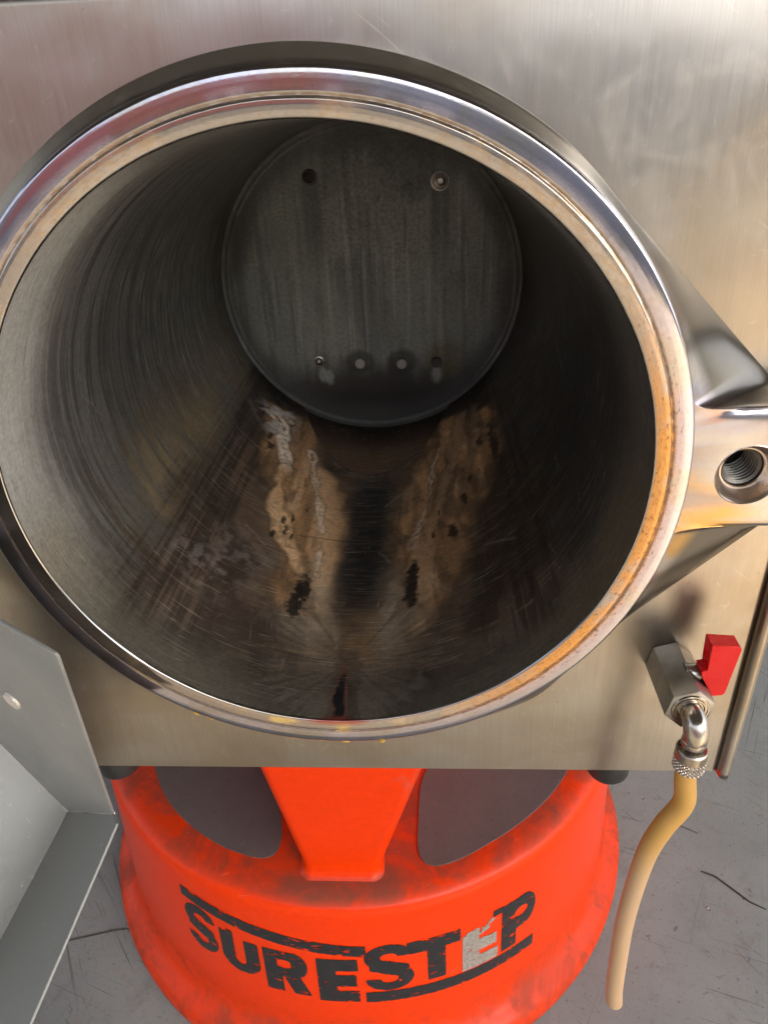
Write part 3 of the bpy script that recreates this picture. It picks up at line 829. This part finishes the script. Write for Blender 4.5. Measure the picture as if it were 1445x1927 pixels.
# --- casting: collar, flared flange and ear
def rF(t):
    """front outline radius against the angle from +X"""
    a = abs(t)
    c = 0.1843
    s_, co = math.sin(a), math.cos(a)
    e = 0.0
    if co > 0:
        e = min((0.0365 if t > 0 else 0.0295)/max(s_, 1e-4), 0.275/max(co, 1e-3))
    k = 0.020
    h = max(k-abs(c-e), 0)/k
    return max(c, e)+h*h*k*0.25
def rB(t):
    a = abs(t)
    q_ = min(1, max(0, (a-PI/4)/(PI/4))); base = 0.1915 if a > PI/2 else (0.1890+0.0025*q_ if t > 0 else 0.2000-0.0085*q_)
    if a < PI/4:
        v = base/math.cos(PI/4-a)
        # blunt apex
        return min(v, 0.262/max(math.cos(a), 0.1)) + 0.0
    return base
NA = 720
TA = [2*PI*k/NA - PI for k in range(NA)]
def cast_color(t, rfrac, lvl):
    return None
sections = []
for k in range(NA):
    t = TA[k]
    f_, b_ = rF(t), rB(t)
    b_ = max(b_, f_+0.0012)
    Yf = 0.0024
    fil = min(1.0, max(0.0, (f_-0.190)/0.02))
    pts = [(0.1832, Yf+0.0002), (0.1836, Yf+0.0006*fil)]
    for u in (0.25, 0.5, 0.75, 0.92):
        r_ = 0.1838+(max(f_-0.0040*fil-0.0022*(1-fil), 0.1840)-0.1838)*u
        pts.append((r_, Yf+0.0006*fil+0.0022*fil*(u*min(1.0, abs(r_*math.sin(t))/0.034))**2))
    pts.append((max(f_-0.0030*fil-0.0004, 0.18405), Yf+0.0006*fil+0.0022*fil*min(1.0, abs(f_*math.sin(t))/0.034)**2))
    for q in range(0, 5):
        a = q/4*PI/2
        eb = 0.0004+0.0026*fil
        pts.append((f_-eb+eb*math.sin(a), Yf+0.0006*fil+0.0022*fil*min(1.0, abs(f_*math.sin(t))/0.034)**2+eb*(1-math.cos(a))))
    fe = 0.0140+0.0170*(1-sm(0.62, 0.95, abs(t)))
    yb0 = Yf+0.0006*fil+0.0022*fil*min(1.0, abs(f_*math.sin(t))/0.034)**2+0.0004+0.0026*fil
    for u in (0.04, 0.12, 0.3, 0.55, 0.8, 1.0):
        g = u
        pts.append((f_+(b_-f_)*u, yb0+(fe-yb0)*g))
    pts.append((b_+0.0003, fe+0.0004)); pts.append((b_+0.0004, fe+0.0010))
    pts.append((b_+0.0006, fe+0.0030)); pts.append((b_+0.0010, PANEL_Y-0.0003))
    sections.append(pts)
nl = len(sections[0])
V = []
for j in range(nl):
    for k in range(NA):
        r, y = sections[k][j]
        V.append((r*math.cos(TA[k]), y, r*math.sin(TA[k])))
V = np.array(V)
def lay2(base, c, m): return base*(1-m[:, None])+np.array(c)*m[:, None]
def cast_colors(V):
    ang = np.degrees(np.arctan2(V[:, 2], V[:, 0]))
    nz1 = fbm(V[:, 0]*40, V[:, 1]*40, V[:, 2]*40, 71, 5)
    nz2 = fbm(V[:, 0]*160, V[:, 1]*160, V[:, 2]*160, 73, 4)
    Cc = np.zeros((len(V), 3))+np.array([0.42, 0.405, 0.39])
    Cc = lay2(Cc, (0.42, 0.38, 0.34), sm(0.4, 0.65, nz1)*0.25)
    chamfer = sm(0.0078, 0.0100, V[:, 1])*(np.abs(ang) < 35) + sm(0.0044, 0.0062, V[:, 1])*(np.abs(ang) >= 35)                  # sloping flank toned apart: darkest beside the ear, paler elsewhere
    nz3 = fbm(V[:, 0]*75, V[:, 2]*75, 0, 77, 5)
    lav = sm(0.42, 0.60, nz3)*(np.abs(ang) < 30)
    Cc = lay2(Cc, (0.33, 0.325, 0.41), lav*0.8)
    warm = sm(0.0, 0.006, 0.026-np.hypot(V[:, 0]-0.196, (V[:, 2]+0.026)*0.8)+0.03*(nz3-0.5))
    Cc = lay2(Cc, (0.60, 0.34, 0.08), warm*0.85*sm(0.3, 0.5, nz1)*(1-np.clip(chamfer, 0, 1)))
    Cc = lay2(Cc, (0.34, 0.16, 0.09), sm(0.004, 0.001, np.abs(V[:, 0]-0.1915-0.004*(nz3-0.5)))*sm(0.05, 0.03, np.abs(V[:, 2]-0.02))*0.6)
    Cc = lay2(Cc, (0.30, 0.24, 0.19), sm(0.56, 0.68, nz3)*(np.abs(ang) < 35)*0.6)
    Cc = lay2(Cc, (0.50, 0.46, 0.39), chamfer*0.8)
    Cc = lay2(Cc, (0.165, 0.150, 0.130), chamfer*sm(66, 42, np.abs(ang)))
    Ac = 0.02+0.08*sm(0.55, 0.75, nz2)+0.06*chamfer
    return np.c_[np.clip(Cc, 0, 1), Ac]
casting = np_mesh('casting_flange', V, NA, nl, True, M_CAST, mach, cast_colors(V))
M_CAST2 = simple('worn_bushing_steel', (0.46, 0.38, 0.32), 0.32, 1.0, 260, 0.35, 0.1)
# bolt recess in the ear, cut with a cylinder
EAR = (0.2128, 0.0012)
cb = bmesh.new()
bmesh.ops.create_cone(cb, cap_ends=True, segments=64, radius1=0.0164, radius2=0.0164, depth=0.05,
                      matrix=Matrix.Translation((EAR[0], 0.0030+0.0245-0.0035, EAR[1])) @ Matrix.Rotation(PI/2, 4, 'X'))
cme = bpy.data.meshes.new('cutter'); cb.to_mesh(cme); cb.free()
cut = bpy.data.objects.new('cutter', cme); col.objects.link(cut)
bmd = casting.modifiers.new('cut', 'BOOLEAN'); bmd.operation = 'DIFFERENCE'; bmd.object = cut; bmd.solver = 'FLOAT' if 'FLOAT' in [e.identifier for e in bmd.bl_rna.properties['solver'].enum_items] else 'FAST'
bpy.context.view_layer.update()
dg = bpy.context.evaluated_depsgraph_get()
newme = bpy.data.meshes.new_from_object(casting.evaluated_get(dg), preserve_all_data_layers=True, depsgraph=dg)
casting.modifiers.clear()
casting.data = newme
newme.name = 'casting_flange'
if 'stain_light' in newme.attributes: newme.attributes.remove(newme.attributes['stain_light'])
vv = np.zeros(len(newme.vertices)*3, np.float32); newme.vertices.foreach_get('co', vv)
at = newme.attributes.new('stain_light', 'FLOAT_COLOR', 'POINT'); at.data.foreach_set('color', cast_colors(vv.reshape(-1, 3).astype(float)).astype(np.float32).ravel())
for p_ in newme.polygons:
    if p_.normal.y < -0.996: p_.use_smooth = False
newme.set_sharp_from_angle(angle=R(28))
bpy.data.objects.remove(cut)
# threaded bushing inside the recess
bp = [(0.0167, 0.0044), (0.0165, 0.0030), (0.0160, 0.0027), (0.0153, 0.0034), (0.0142, 0.0060), (0.0128, 0.0092), (0.0116, 0.0104), (0.0108, 0.0106), (0.0103, 0.0112), (0.0101, 0.0125)]
bush = lathe('bushing', bp, M_CAST2, casting, 64, (EAR[0], 0, EAR[1]), 'Y', R(30))
tp = [(0.0101, 0.0124)]
y = 0.0125
for k in range(8):
    tp += [(0.0100, y+0.0006), (0.0083, y+0.0014), (0.0083, y+0.0017), (0.0100, y+0.0025)]
    y += 0.0026
tp += [(0.0092, y+0.001), (0.0, y+0.0012)]
lathe('thread', tp, M_THREAD, casting, 64, (EAR[0], 0, EAR[1]), 'Y', R(30))

# --- collar (lip of the drum)
cprof = [(0.1650, 0.0016), (0.1651, 0.0009), (0.1655, 0.0003), (0.1662, -0.0001), (0.1680, -0.0004), (0.1705, -0.0006), (0.1722, -0.0005),
         (0.1729, 0.0000), (0.1735, 0.0004), (0.1741, 0.0000), (0.1747, -0.0003), (0.1765, -0.0003), (0.1790, -0.0002), (0.1812, 0.0000), (0.1826, 0.0002), (0.1834, 0.0006), (0.1838, 0.0011), (0.1839, 0.0019), (0.1839, 0.0030)]
NC = 1080
ta = np.linspace(-PI, PI, NC, endpoint=False)
# refine profile
cp = np.array(cprof); s_ = np.r_[0, np.cumsum(np.hypot(*np.diff(cp, axis=0).T))]
ss = np.linspace(0, s_[-1], 64)
pr = np.interp(ss, s_, cp[:, 0]); py = np.interp(ss, s_, cp[:, 1])
TT, SS = np.meshgrid(ta, ss)
PR = np.interp(SS, s_, cp[:, 0]); PY = np.interp(SS, s_, cp[:, 1])
dent = fbm(np.cos(TT)*14, np.sin(TT)*14, SS*100, 81, 3)-0.5
PR = PR+0.00022*dent
CV = np.stack([PR*np.cos(TT), PY, PR*np.sin(TT)], -1)
DEG = np.degrees(TT)
q1 = fbm(np.cos(TT)*9, np.sin(TT)*9, SS*60, 83, 5)
q2 = fbm(np.cos(TT)*60, np.sin(TT)*60, SS*700, 85, 4)
q3 = fbm(np.cos(TT)*140, np.sin(TT)*140, SS*1500, 87, 2)
KC = np.zeros(CV.shape)+np.array([0.40, 0.38, 0.365])
KA = np.full(TT.shape, 0.0)
KC = lay(KC, (0.52, 0.51, 0.51), sm(0.45, 0.65, q1)*0.6)
lipz = sm(0.0012, 0.003, SS)*sm(0.0165, 0.0125, SS)           # the sloping face
groove = np.exp(-((SS-0.0098)/0.0010)**2)
lft = sm(95, 140, np.abs(DEG-25))
tan = lipz*(0.25+0.75*sm(0.35, 0.62, q1))*(1-0.72*lft)
KC = lay(KC, (0.30, 0.255, 0.235), lft*0.6)
KC = lay(KC, (0.46, 0.30, 0.135), tan*0.68*(0.55+0.45*sm(0.45, 0.6, q2))); KA = np.maximum(KA, tan*0.30)
sect = sm(55, 25, np.abs(DEG+18))                              # rust and golden light painted at the lower right
KC = lay(KC, (0.66, 0.29, 0.05), lipz*sect*0.85*sm(0.25, 0.5, q1)); KA = np.maximum(KA, lipz*sect*0.45)
gr = groove*(0.4+0.6*sect)*sm(0.3, 0.55, q2)
KC = lay(KC, (0.24, 0.105, 0.030), gr*0.9); KA = np.maximum(KA, gr*0.8)
KC = lay(KC, (0.14, 0.11, 0.085), groove*0.5*sm(0.3, 0.6, q2))
outer = sm(0.0100, 0.0125, SS)
KC = lay(KC, (0.40, 0.385, 0.46), outer*sm(0.30, 0.5, q1)*0.75)
pit = sm(0.70, 0.76, q3)*lipz*(0.25+0.75*sect)
KC = lay(KC, (0.07, 0.035, 0.02), pit*0.85)
edge = sm(0.0022, 0.0010, SS)
KC = lay(KC, (0.30, 0.31, 0.30), edge*0.8)
yel = sm(0.5, 0.65, q1)*sm(40, 12, np.abs(DEG+108))*sm(0.0005, 0.004, SS)*sm(0.013, 0.009, SS)
KC = lay(KC, (0.62, 0.42, 0.09), yel*0.7); KA = np.maximum(KA, yel*0.5)
lr = sm(9, 3, np.abs(DEG+91))*sm(0.006, 0.002, SS)
KC = lay(KC, (0.40, 0.05, 0.025), lr*0.7)  # red reflection from the drum floor, painted on over the lip
collar = np_mesh('drum_collar', CV.reshape(-1, 3), NC, 64, True, M_COLLAR, mach, np.concatenate([np.clip(KC, 0, 1), np.clip(KA, 0, 1)[..., None]], -1).reshape(-1, 4))
# flecks of dried grease on the lower rim
rng = np.random.default_rng(11)
for a_, n_, wd in ((-118, 26, 3.2), (-127, 6, 0.8), (-95, 26, 7.0), (-84, 12, 3.0)):
    bm = bmesh.new()
    for k in range(n_):
        t = R(a_+rng.uniform(-wd, wd)); rr0 = 0.1846+rng.normal(0, 0.0004); yv = 0.0036+rng.normal(0, 0.0010)
        sc = rng.uniform(0.0006, 0.0016)
        mm = Matrix.Translation((rr0*math.cos(t), yv, rr0*math.sin(t))) @ Matrix.Rotation(-t, 4, 'Y') @ Matrix.Diagonal((sc*0.5, sc*0.9, sc*rng.uniform(1, 2.4), 1))
        bmesh.ops.create_icosphere(bm, subdivisions=1, radius=1.0, matrix=mm)
    g_ = from_bm('dried_grease', bm, M_YELLOW, collar, True, R(80)); g_['kind'] = 'stuff'

# --- drain valve on the panel
VC = (0.2070, -0.1500); VY0, VY1 = -0.0045, PANEL_Y-0.0003
def hexa(r, rot=0.0, c=VC): return [(c[0]+r*math.cos(rot+k*PI/3), c[1]+r*math.sin(rot+k*PI/3)) for k in range(6)]
bm = bmesh.new()
prism(bm, hexa(0.0148, R(18)), VY0, VY1, 'Y'); bevel_all(bm, 0.0006, 2)
valve = from_bm('drain_valve', bm, M_STEEL, mach, True, R(30))
lathe('seat_ring', [(0.0112, VY0-0.0002), (0.0108, VY0-0.0009), (0.0101, VY0-0.0009), (0.0099, VY0-0.0003), (0.0093, VY0-0.0003), (0.0091, VY0-0.0012), (0.0082, VY0-0.0012), (0.0076, VY0-0.0004), (0.0, VY0-0.0004)], M_CHROME, valve, 48, (VC[0], 0, VC[1]))
# elbow
ex, ez = VC[0]+0.0002, VC[1]
tube('elbow', [(ex, VY0+0.002, ez), (ex, VY0-0.003, ez), (ex+0.0006, VY0-0.0085, ez-0.002), (ex+0.0010, VY0-0.0115, ez-0.0075), (ex+0.0008, VY0-0.0118, ez-0.013), (ex+0.0006, VY0-0.0118, ez-0.021)],
     [0.0066, 0.0068, 0.0072, 0.0072, 0.0066, 0.0062], M_CHROME, valve, 28)
NX, NYY = ex+0.0006, VY0-0.0118
lathe('elbow_ring', [(0.0056, ez-0.0115), (0.0070, ez-0.0120), (0.0072, ez-0.0150), (0.0066, ez-0.0165), (0.0060, ez-0.0170)], M_CHROME, valve, 40, (NX, NYY, 0), 'Z')
# knurled nut
nt, nb = ez-0.0185, ez-0.0350
nv, nh = 120, 44
V, F = [], []
for j in range(nh):
    u = j/(nh-1); z = nt+(nb-nt)*u
    for k in range(nv*2):
        t = 2*PI*k/(nv*2)
        r = 0.0091
        if 0.42 < u < 0.94:
            r += 0.0005*min(math.cos(24*t+j*0.95), math.cos(24*t-j*0.95))
        if u < 0.06: r -= 0.0009*(1-u/0.06)
        if u > 0.95: r -= 0.0007*(u-0.95)/0.05
        V.append((NX+r*math.cos(t), NYY+r*math.sin(t), z))
F = grid_faces(nv*2, nh, True)
F.append(tuple(range(nv*2))); F.append(tuple(range(len(V)-nv*2, len(V))))
mk('knurled_nut', V, F, M_NUT, valve, True, sharp=R(40))
# hose
#hp
hp = [(NX, NYY, ez-0.030), (NX, NYY, ez-0.044), (0.2105, -0.0160, -0.2170), (0.2020, -0.0160, -0.2390), (0.1955, -0.0155, -0.2660), (0.1925, -0.0145, -0.3050), (0.1915, -0.013, -0.3500), (0.1930, -0.012, -0.3980), (0.1952, -0.011, -0.4400), (0.1972, -0.011, -0.4590)]
tube('hose', hp, [0.0064]*2+[0.0067, 0.0068, 0.0066]+[0.0064]*5, M_HOSE, valve, 32, True, 8, True)
# lever
bm = bmesh.new()
LY0, LY1 = 0.0080, 0.0185
lv = [(0.2173, -0.1120), (0.2331, -0.1128), (0.2345, -0.1150), (0.2313, -0.1485), (0.2300, -0.1506), (0.2240, -0.1514), (0.2154, -0.1360), (0.2146, -0.1318), (0.2178, -0.1308)]
prism(bm, lv, LY0, LY0+0.0012, 'Y')
for a, b in zip(lv, lv[1:]+lv[:1]):
    dx, dz = b[0]-a[0], b[1]-a[1]; L_ = math.hypot(dx, dz); nx, nz = dz/L_, -dx/L_
    cxm = (0.2245-a[0])*nx+(-0.131-a[1])*nz
    sg = 1 if cxm > 0 else -1
    q = [a, b, (b[0]+sg*nx*0.0013, b[1]+sg*nz*0.0013), (a[0]+sg*nx*0.0013, a[1]+sg*nz*0.0013)]
    prism(bm, q, LY0+0.0012, LY1, 'Y')
bmesh.ops.remove_doubles(bm, verts=bm.verts[:], dist=1e-5)
bevel_all(bm, 0.0003, 1)
from_bm('lever', bm, M_RED, valve, True, R(30))
lathe('lever_stem', [(0.0, 0.2070), (0.0056, 0.2080), (0.0056, 0.2165), (0.0050, 0.2170), (0.0050, 0.2210), (0.0, 0.2210)], M_STEEL, valve, 28, (0, 0.0168, -0.1400), 'X')

# ------------------------------------------------------------------ step stool
stool = empty('step_stool', (STEP_C[0], STEP_C[1], FLOOR_Z), 'orange plastic round step stool with worn black lettering, standing on the floor under the machine', 'step stool')
CX, CY = STEP_C
STEP_Z = -0.4370
WR, WZ, WK = 0.2965, STEP_Z-0.015, 0.035
def wall_r(z): return WR+WK*(WZ-z)
sp = [(0.02, STEP_Z), (0.150, STEP_Z), (0.25, STEP_Z), (0.276, STEP_Z-0.0004), (0.2855, STEP_Z-0.0022), (0.2920, STEP_Z-0.0060), (0.2955, STEP_Z-0.0110)]
for z in np.linspace(STEP_Z-0.018, FLOOR_Z+0.060, 14): sp.append((wall_r(z), z))
zb = FLOOR_Z+0.050; rb = wall_r(zb)
sp += [(rb+0.0015, zb-0.005), (rb+0.0050, zb-0.011), (rb+0.0110, FLOOR_Z+0.033), (0.3205, FLOOR_Z+0.029), (0.3262, FLOOR_Z+0.022), (0.3270, FLOOR_Z+0.010), (0.3262, FLOOR_Z+0.002), (0.320, FLOOR_Z), (0.30, FLOOR_Z)]
base = lathe('stool_base', sp, M_ORANGE, stool, 220, (CX, CY, 0), 'Z', R(60))
# tread pads let into the lower step
def smooth_poly(pts, it=3):
    for _ in range(it):
        o = []
        for a, b in zip(pts, pts[1:]+pts[:1]):
            o += [(0.75*a[0]+0.25*b[0], 0.75*a[1]+0.25*b[1]), (0.25*a[0]+0.75*b[0], 0.25*a[1]+0.75*b[1])]
        pts = o
    return pts
padL = [(-0.2150, -0.1300), (-0.193, -0.172), (-0.1637, -0.2064), (-0.1222, -0.2351), (-0.0944, -0.2463), (-0.0700, -0.2525), (-0.0565, -0.2440), (-0.0580, -0.2139), (-0.0703, -0.1833), (-0.0980, -0.1380), (-0.150, -0.100), (-0.230, -0.080)]
padR = [(0.0746, -0.1387), (0.0710, -0.2177), (0.0712, -0.2450), (0.0800, -0.2560), (0.0972, -0.2550), (0.1268, -0.2393), (0.1689, -0.2104), (0.2039, -0.1766), (0.2300, -0.137), (0.24, -0.09), (0.15, -0.08)]
for pl in (padL, padR):
    bm = bmesh.new()
    prism(bm, [(x+CX, y+CY) for x, y in smooth_poly(pl)], STEP_Z-0.002, STEP_Z+0.0012, 'Z')
    from_bm('tread_pad', bm, M_TREAD, base)
# centre drum, upper step and the front rib
TOP_Z = -0.2541
lathe('centre_drum', [(0.150, STEP_Z-0.002), (0.146, STEP_Z+0.004), (0.138, -0.33), (0.134, -0.30)], M_ORANGE, stool, 120, (CX, CY, 0), 'Z')
lathe('upper_step', [(0.05, TOP_Z), (0.215, TOP_Z), (0.232, TOP_Z-0.004), (0.240, TOP_Z-0.014), (0.242, TOP_Z-0.03), (0.234, TOP_Z-0.046), (0.13, TOP_Z-0.046)], M_ORANGE, stool, 160, (CX, CY, 0), 'Z', R(50))
bm = bmesh.new()
def rib_section(z):
    u = (z-STEP_Z)/(-0.270-STEP_Z)
    hw0, hw1 = 0.0330, 0.073
    cx0 = 0.0032+u*0.010
    hw = hw0+(hw1-hw0)*u
    yf = -0.2665-0.006*u
    o = []
    n = 8; rc = 0.011
    for k in range(n+1):
        a = PI+PI/2*k/n
        o.append((cx0-hw+rc+rc*math.cos(a), yf+rc+rc*math.sin(a)))
    for k in range(n+1):
        a = -PI/2+PI/2*k/n
        o.append((cx0+hw-rc+rc*math.cos(a), yf+rc+rc*math.sin(a)))
    o.append((cx0+hw*0.93, -0.135)); o.append((cx0-hw*0.93, -0.135))
    return [(x+CX, y+CY, z) for x, y in o]
zs = [STEP_Z-0.002, STEP_Z+0.0015, STEP_Z+0.004, STEP_Z+0.009]+list(np.linspace(STEP_Z+0.02, -0.275, 8))
V = []
for i, z in enumerate(zs):
    fl_ = [0.007, 0.0035, 0.0015, 0.0004][i] if i < 4 else 0
    for x, y, zz in rib_section(z):
        V.append((x+(math.copysign(fl_, x-CX)), y-fl_, zz))
n = len(V)//len(zs)
F = grid_faces(n, len(zs), True); F.append(tuple(range(len(V)-n, len(V))))
mk('front_rib', V, F, M_ORANGE, stool, True, sharp=R(45))

# lettering: thin worn vinyl pieces on the cone
def onwall(u, z, h=0.0005):
    z = z-0.0075
    t = u/0.2995; r = wall_r(z)+h
    return (CX+r*math.sin(t), CY-r*math.cos(t), z)
CELL = 0.0006
def vinyl(name, u0, u1, z0, z1, test, mat, seed, wear=0.5):
    us = np.arange(u0, u1+CELL, CELL); zs = np.arange(z1, z0+CELL, CELL)
    U, Z = np.meshgrid(us[:-1]+CELL/2, zs[:-1]+CELL/2)
    nU, nZ = (U-u0)/(u1-u0), (Z-z1)/(z0-z1)
    jag = 0.0011*(fbm(U*420, Z*900, seed, 91, 3)-0.5)
    ins = test(nU+jag/(u1-u0), nZ+jag/(z0-z1))
    worn = fbm(U*130, Z*420, seed, 95, 4)
    ins &= worn < 0.80-0.16*wear
    idx = -np.ones((len(zs), len(us)), int); V = []; F = []
    for j, i in zip(*np.nonzero(ins)):
        q = []
        for dj, di in ((0, 0), (0, 1), (1, 1), (1, 0)):
            if idx[j+dj, i+di] < 0:
                idx[j+dj, i+di] = len(V); V.append(onwall(us[i+di], zs[j+dj]))
            q.append(idx[j+dj, i+di])
        F.append(q)
    return mk(name, V, F, mat, base, True)
def S_shape(x, y):
    asp = 0.66
    X = x*asp; Yv = y
    w_ = 0.27
    def ell(cx, cy, rx, ry):
        return np.hypot((X-cx)/rx, (Yv-cy)/ry)
    o = np.zeros(x.shape, bool)
    cx = asp/2
    up = (ell(cx, 0.725, cx, 0.275) <= 1) & (ell(cx, 0.735, cx-w_*0.78, 0.080) >= 1)
    lo = (ell(cx, 0.275, cx, 0.275) <= 1) & (ell(cx, 0.265, cx-w_*0.78, 0.095) >= 1)
    up &= ~((X > cx+0.02) & (Yv < 0.70)) & ~((X > cx+0.07) & (Yv < 0.735))
    lo &= ~((X < cx-0.02) & (Yv > 0.30)) & ~((X < cx-0.07) & (Yv > 0.265))
    mid = (np.abs(Yv-0.5-(cx-X)*0.42) < 0.145) & (X > 0.06) & (X < asp-0.06)
    return up | lo | mid
def U_shape(x, y):
    outer = (x >= 0) & (x <= 1) & (y <= 1) & ((y > 0.32) | (np.hypot((x-0.5)/0.5, (y-0.32)/0.32) <= 1))
    inner = (x > 0.37) & (x < 0.64) & ((y > 0.32) | (np.hypot((x-0.505)/0.135, (y-0.32)/0.10) <= 1))
    return outer & ~inner & ~((x > 0.6) & (y > 0.86)) & ~((x > 0.8) & (y < 0.05))
def R_shape(x, y):
    stem = (x >= 0) & (x < 0.40)
    bowl = (y > 0.40) & (y <= 1) & ((x < 0.68) | (np.hypot((x-0.68)/0.30, (y-0.70)/0.30) <= 1))
    hole = (y > 0.60) & (y < 0.80) & (x > 0.30) & (x < 0.62) & (np.hypot((x-0.46)/0.20, (y-0.70)/0.105) <= 1)
    leg = (y <= 0.45) & (x > 0.42+0.50*(0.42-y)) & (x < 0.80+0.52*(0.42-y))
    return ((stem | bowl | leg) & ~hole) & (x <= 1.0) & (y >= 0)
def E_shape(x, y):
    ok = (x >= 0) & (x <= 1) & (y >= 0) & (y <= 1)
    return ok & ((x < 0.46) | (y > 0.74) | (y < 0.26) | ((y > 0.37) & (y < 0.64) & (x < 0.95)))
def E_torn(x, y):
    tear = fbm(x*5, y*7, 0, 301, 4)+0.10*np.sin(x*9)
    return E_shape(x, y) & ~((y > 0.62) & (x > 0.46) & (tear+0.5*(y-0.8) > 0.50)) & ~((y > 0.86+0.25*(tear-0.5)) & (x < 0.5))
def T_shape(x, y):
    ok = (x >= 0) & (x <= 1) & (y >= 0) & (y <= 1)
    return ok & ((y > 0.73) | ((x > 0.37) & (x < 0.71)))
def P_shape(x, y):
    ok = (x >= 0) & (x <= 1) & (y >= 0) & (y <= 1)
    bowl = (y > 0.34) & ((x < 0.66) | (np.hypot((x-0.66)/0.34, (y-0.67)/0.33) <= 1))
    hole = np.hypot((x-0.56)/0.20, (y-0.68)/0.10) <= 1
    return ok & (((x < 0.42) | bowl) & ~hole)
LET = [(S_shape, -.1640, -.1262, -.4840, -.5515, M_VINYL, .4), (U_shape, -.1213, -.0800, -.4960, -.5570, M_VINYL, .9), (R_shape, -.0750, -.0312, -.5035, -.5670, M_VINYL, .8),
       (E_shape, -.0232, .0150, -.5055, -.5715, M_VINYL, .5), (S_shape, .0215, .0668, -.4868, -.5562, M_VINYL, .4), (T_shape, .0612, .1125, -.4885, -.5520, M_VINYL, .9),
       (E_torn, .1145, .1530, -.4925, -.5575, M_GLARE, 0.3), (P_shape, .1570, .1985, -.4862, -.5555, M_VINYL, .7)]
for k, (fn, u0, u1, z0, z1, mt, wr) in enumerate(LET):
    vinyl('letter', u0, u1, z0, z1, fn, mt, k*7.3, wr)
vinyl('stripe', -.1640, .0235, -.4640, -.5025, lambda x, y: (x >= 0) & (x <= 1) & (y*0.0385 < 0.0385-0.0225*x) & (y*0.0385 > 0.0385-0.0225*x-0.0152), M_VINYL, 70, .7)
vinyl('stripe', .0208, .1975, -.5575, -.5790, lambda x, y: (x >= 0) & (x <= 1) & (y*0.0215 < 0.0215-0.0030*x) & (y*0.0215 > 0.0060-0.004*x), M_VINYL, 80, .4)
vinyl('letter', .1470, .1580, -.4850, -.4935, lambda x, y: (np.abs(x-0.5) < 0.5) & (np.abs(y-0.5) < 0.5), M_VINYL, 95, .8)

# ------------------------------------------------------------------ grey sheet metal tray at the left
def ray(px, py):
    return cf + (px-722.5)/1391.4*cr - (py-963.5)/1391.4*cu
def at(px, py, d): return CAM + d*ray(px, py)
def plane3(a, b, c):
    n_ = np.cross(b-a, c-a); return n_, n_@a
def hit(pl, px, py):
    r_ = ray(px, py); return CAM + r_*((pl[1]-pl[0]@CAM)/(pl[0]@r_))
c0 = at(131, 1526, 0.480)
PA = plane3(c0, at(215, 1531, 0.425), at(0, 1396, 0.460))
PB = plane3(c0, at(0, 1396, 0.460), at(0, 1775, 0.450))
PC_ = plane3(c0, at(215, 1531, 0.425), at(0, 1775, 0.450))
#@@TRAY
tray = empty('sheet_metal_tray', (-0.30, -0.05, FLOOR_Z), 'grey painted sheet metal tray with folded sides and a dull rivet, left of the machine', 'tray')
def sheet(name, poly, n_, th=0.0016):
    n_ = n_/np.linalg.norm(n_)
    bm = bmesh.new()
    a = [bm.verts.new(p+n_*th/2) for p in poly]; b = [bm.verts.new(p-n_*th/2) for p in poly]
    bm.faces.new(a); bm.faces.new(b[::-1])
    k = len(poly)
    for i in range(k):
        bm.faces.new((a[i], a[(i+1) % k], b[(i+1) % k], b[i]))
    bevel_all(bm, 0.0003, 1)
    return from_bm(name, bm, M_TRAY, tray, True, R(30))
side = sheet('side_plate', [hit(PA, *p) for p in ((131, 1526), (215, 1531), (112, 1236), (105, 1228), (0, 1166), (-330, 995), (-330, 1068), (0, 1396))], PA[0])
sheet('bottom_plate', [hit(PB, *p) for p in ((131, 1526), (0, 1396), (-330, 1068), (-330, 2155), (-200, 2155), (0, 1775))], PB[0])
sheet('end_plate', [hit(PC_, *p) for p in ((131, 1526), (0, 1775), (-200, 2155), (-66, 2155), (58, 1930), (205, 1590), (222, 1550), (215, 1531))], PC_[0])
# weld bead along the inner corners, rivet
tube('weld_bead', [hit(PA, *p) for p in ((131, 1526), (100, 1496), (60, 1455), (0, 1396), (-80, 1317))], [0.0016, 0.0012, 0.0010, 0.0012, 0.0010], M_CRUST, tray, 8)
tube('weld_bead', [hit(PA, *p) for p in ((133, 1526), (170, 1527), (214, 1531))], [0.0011, 0.0008, 0.0012], M_CRUST, tray, 8)
tube('corner_dirt', [hit(PC_, *p) for p in ((131, 1528), (112, 1563), (86, 1612), (40, 1699), (0, 1775))], [0.0011, 0.0008, 0.0010, 0.0006, 0.0007], M_RUSTY, tray, 8)
tube('corner_dirt', [hit(PC_, *p) for p in ((133, 1528), (165, 1530), (196, 1532), (213, 1533))], [0.0007, 0.0009, 0.0005, 0.0006], M_RUSTY, tray, 8)
nA = PA[0]/np.linalg.norm(PA[0])
if nA @ (CAM-c0) < 0: nA = -nA
rv = hit(PA, 27, 1316)
bm = bmesh.new()
rq = Vector(nA).to_track_quat('Z', 'Y').to_matrix().to_4x4()
bmesh.ops.create_cone(bm, cap_ends=True, segments=32, radius1=0.0058, radius2=0.0054, depth=0.0012, matrix=Matrix.Translation(Vector(rv+nA*0.0014)) @ rq)
from_bm('rivet', bm, M_STICK, side, True)
# leg that carries the tray, outside the picture on the left
lp = hit(PB, -300, 1600)
box('tray_leg', (lp[0]-0.02, lp[1]-0.02, FLOOR_Z), (lp[0]+0.02, lp[1]+0.02, lp[2]-0.002), M_TRAY, tray, 0.002)
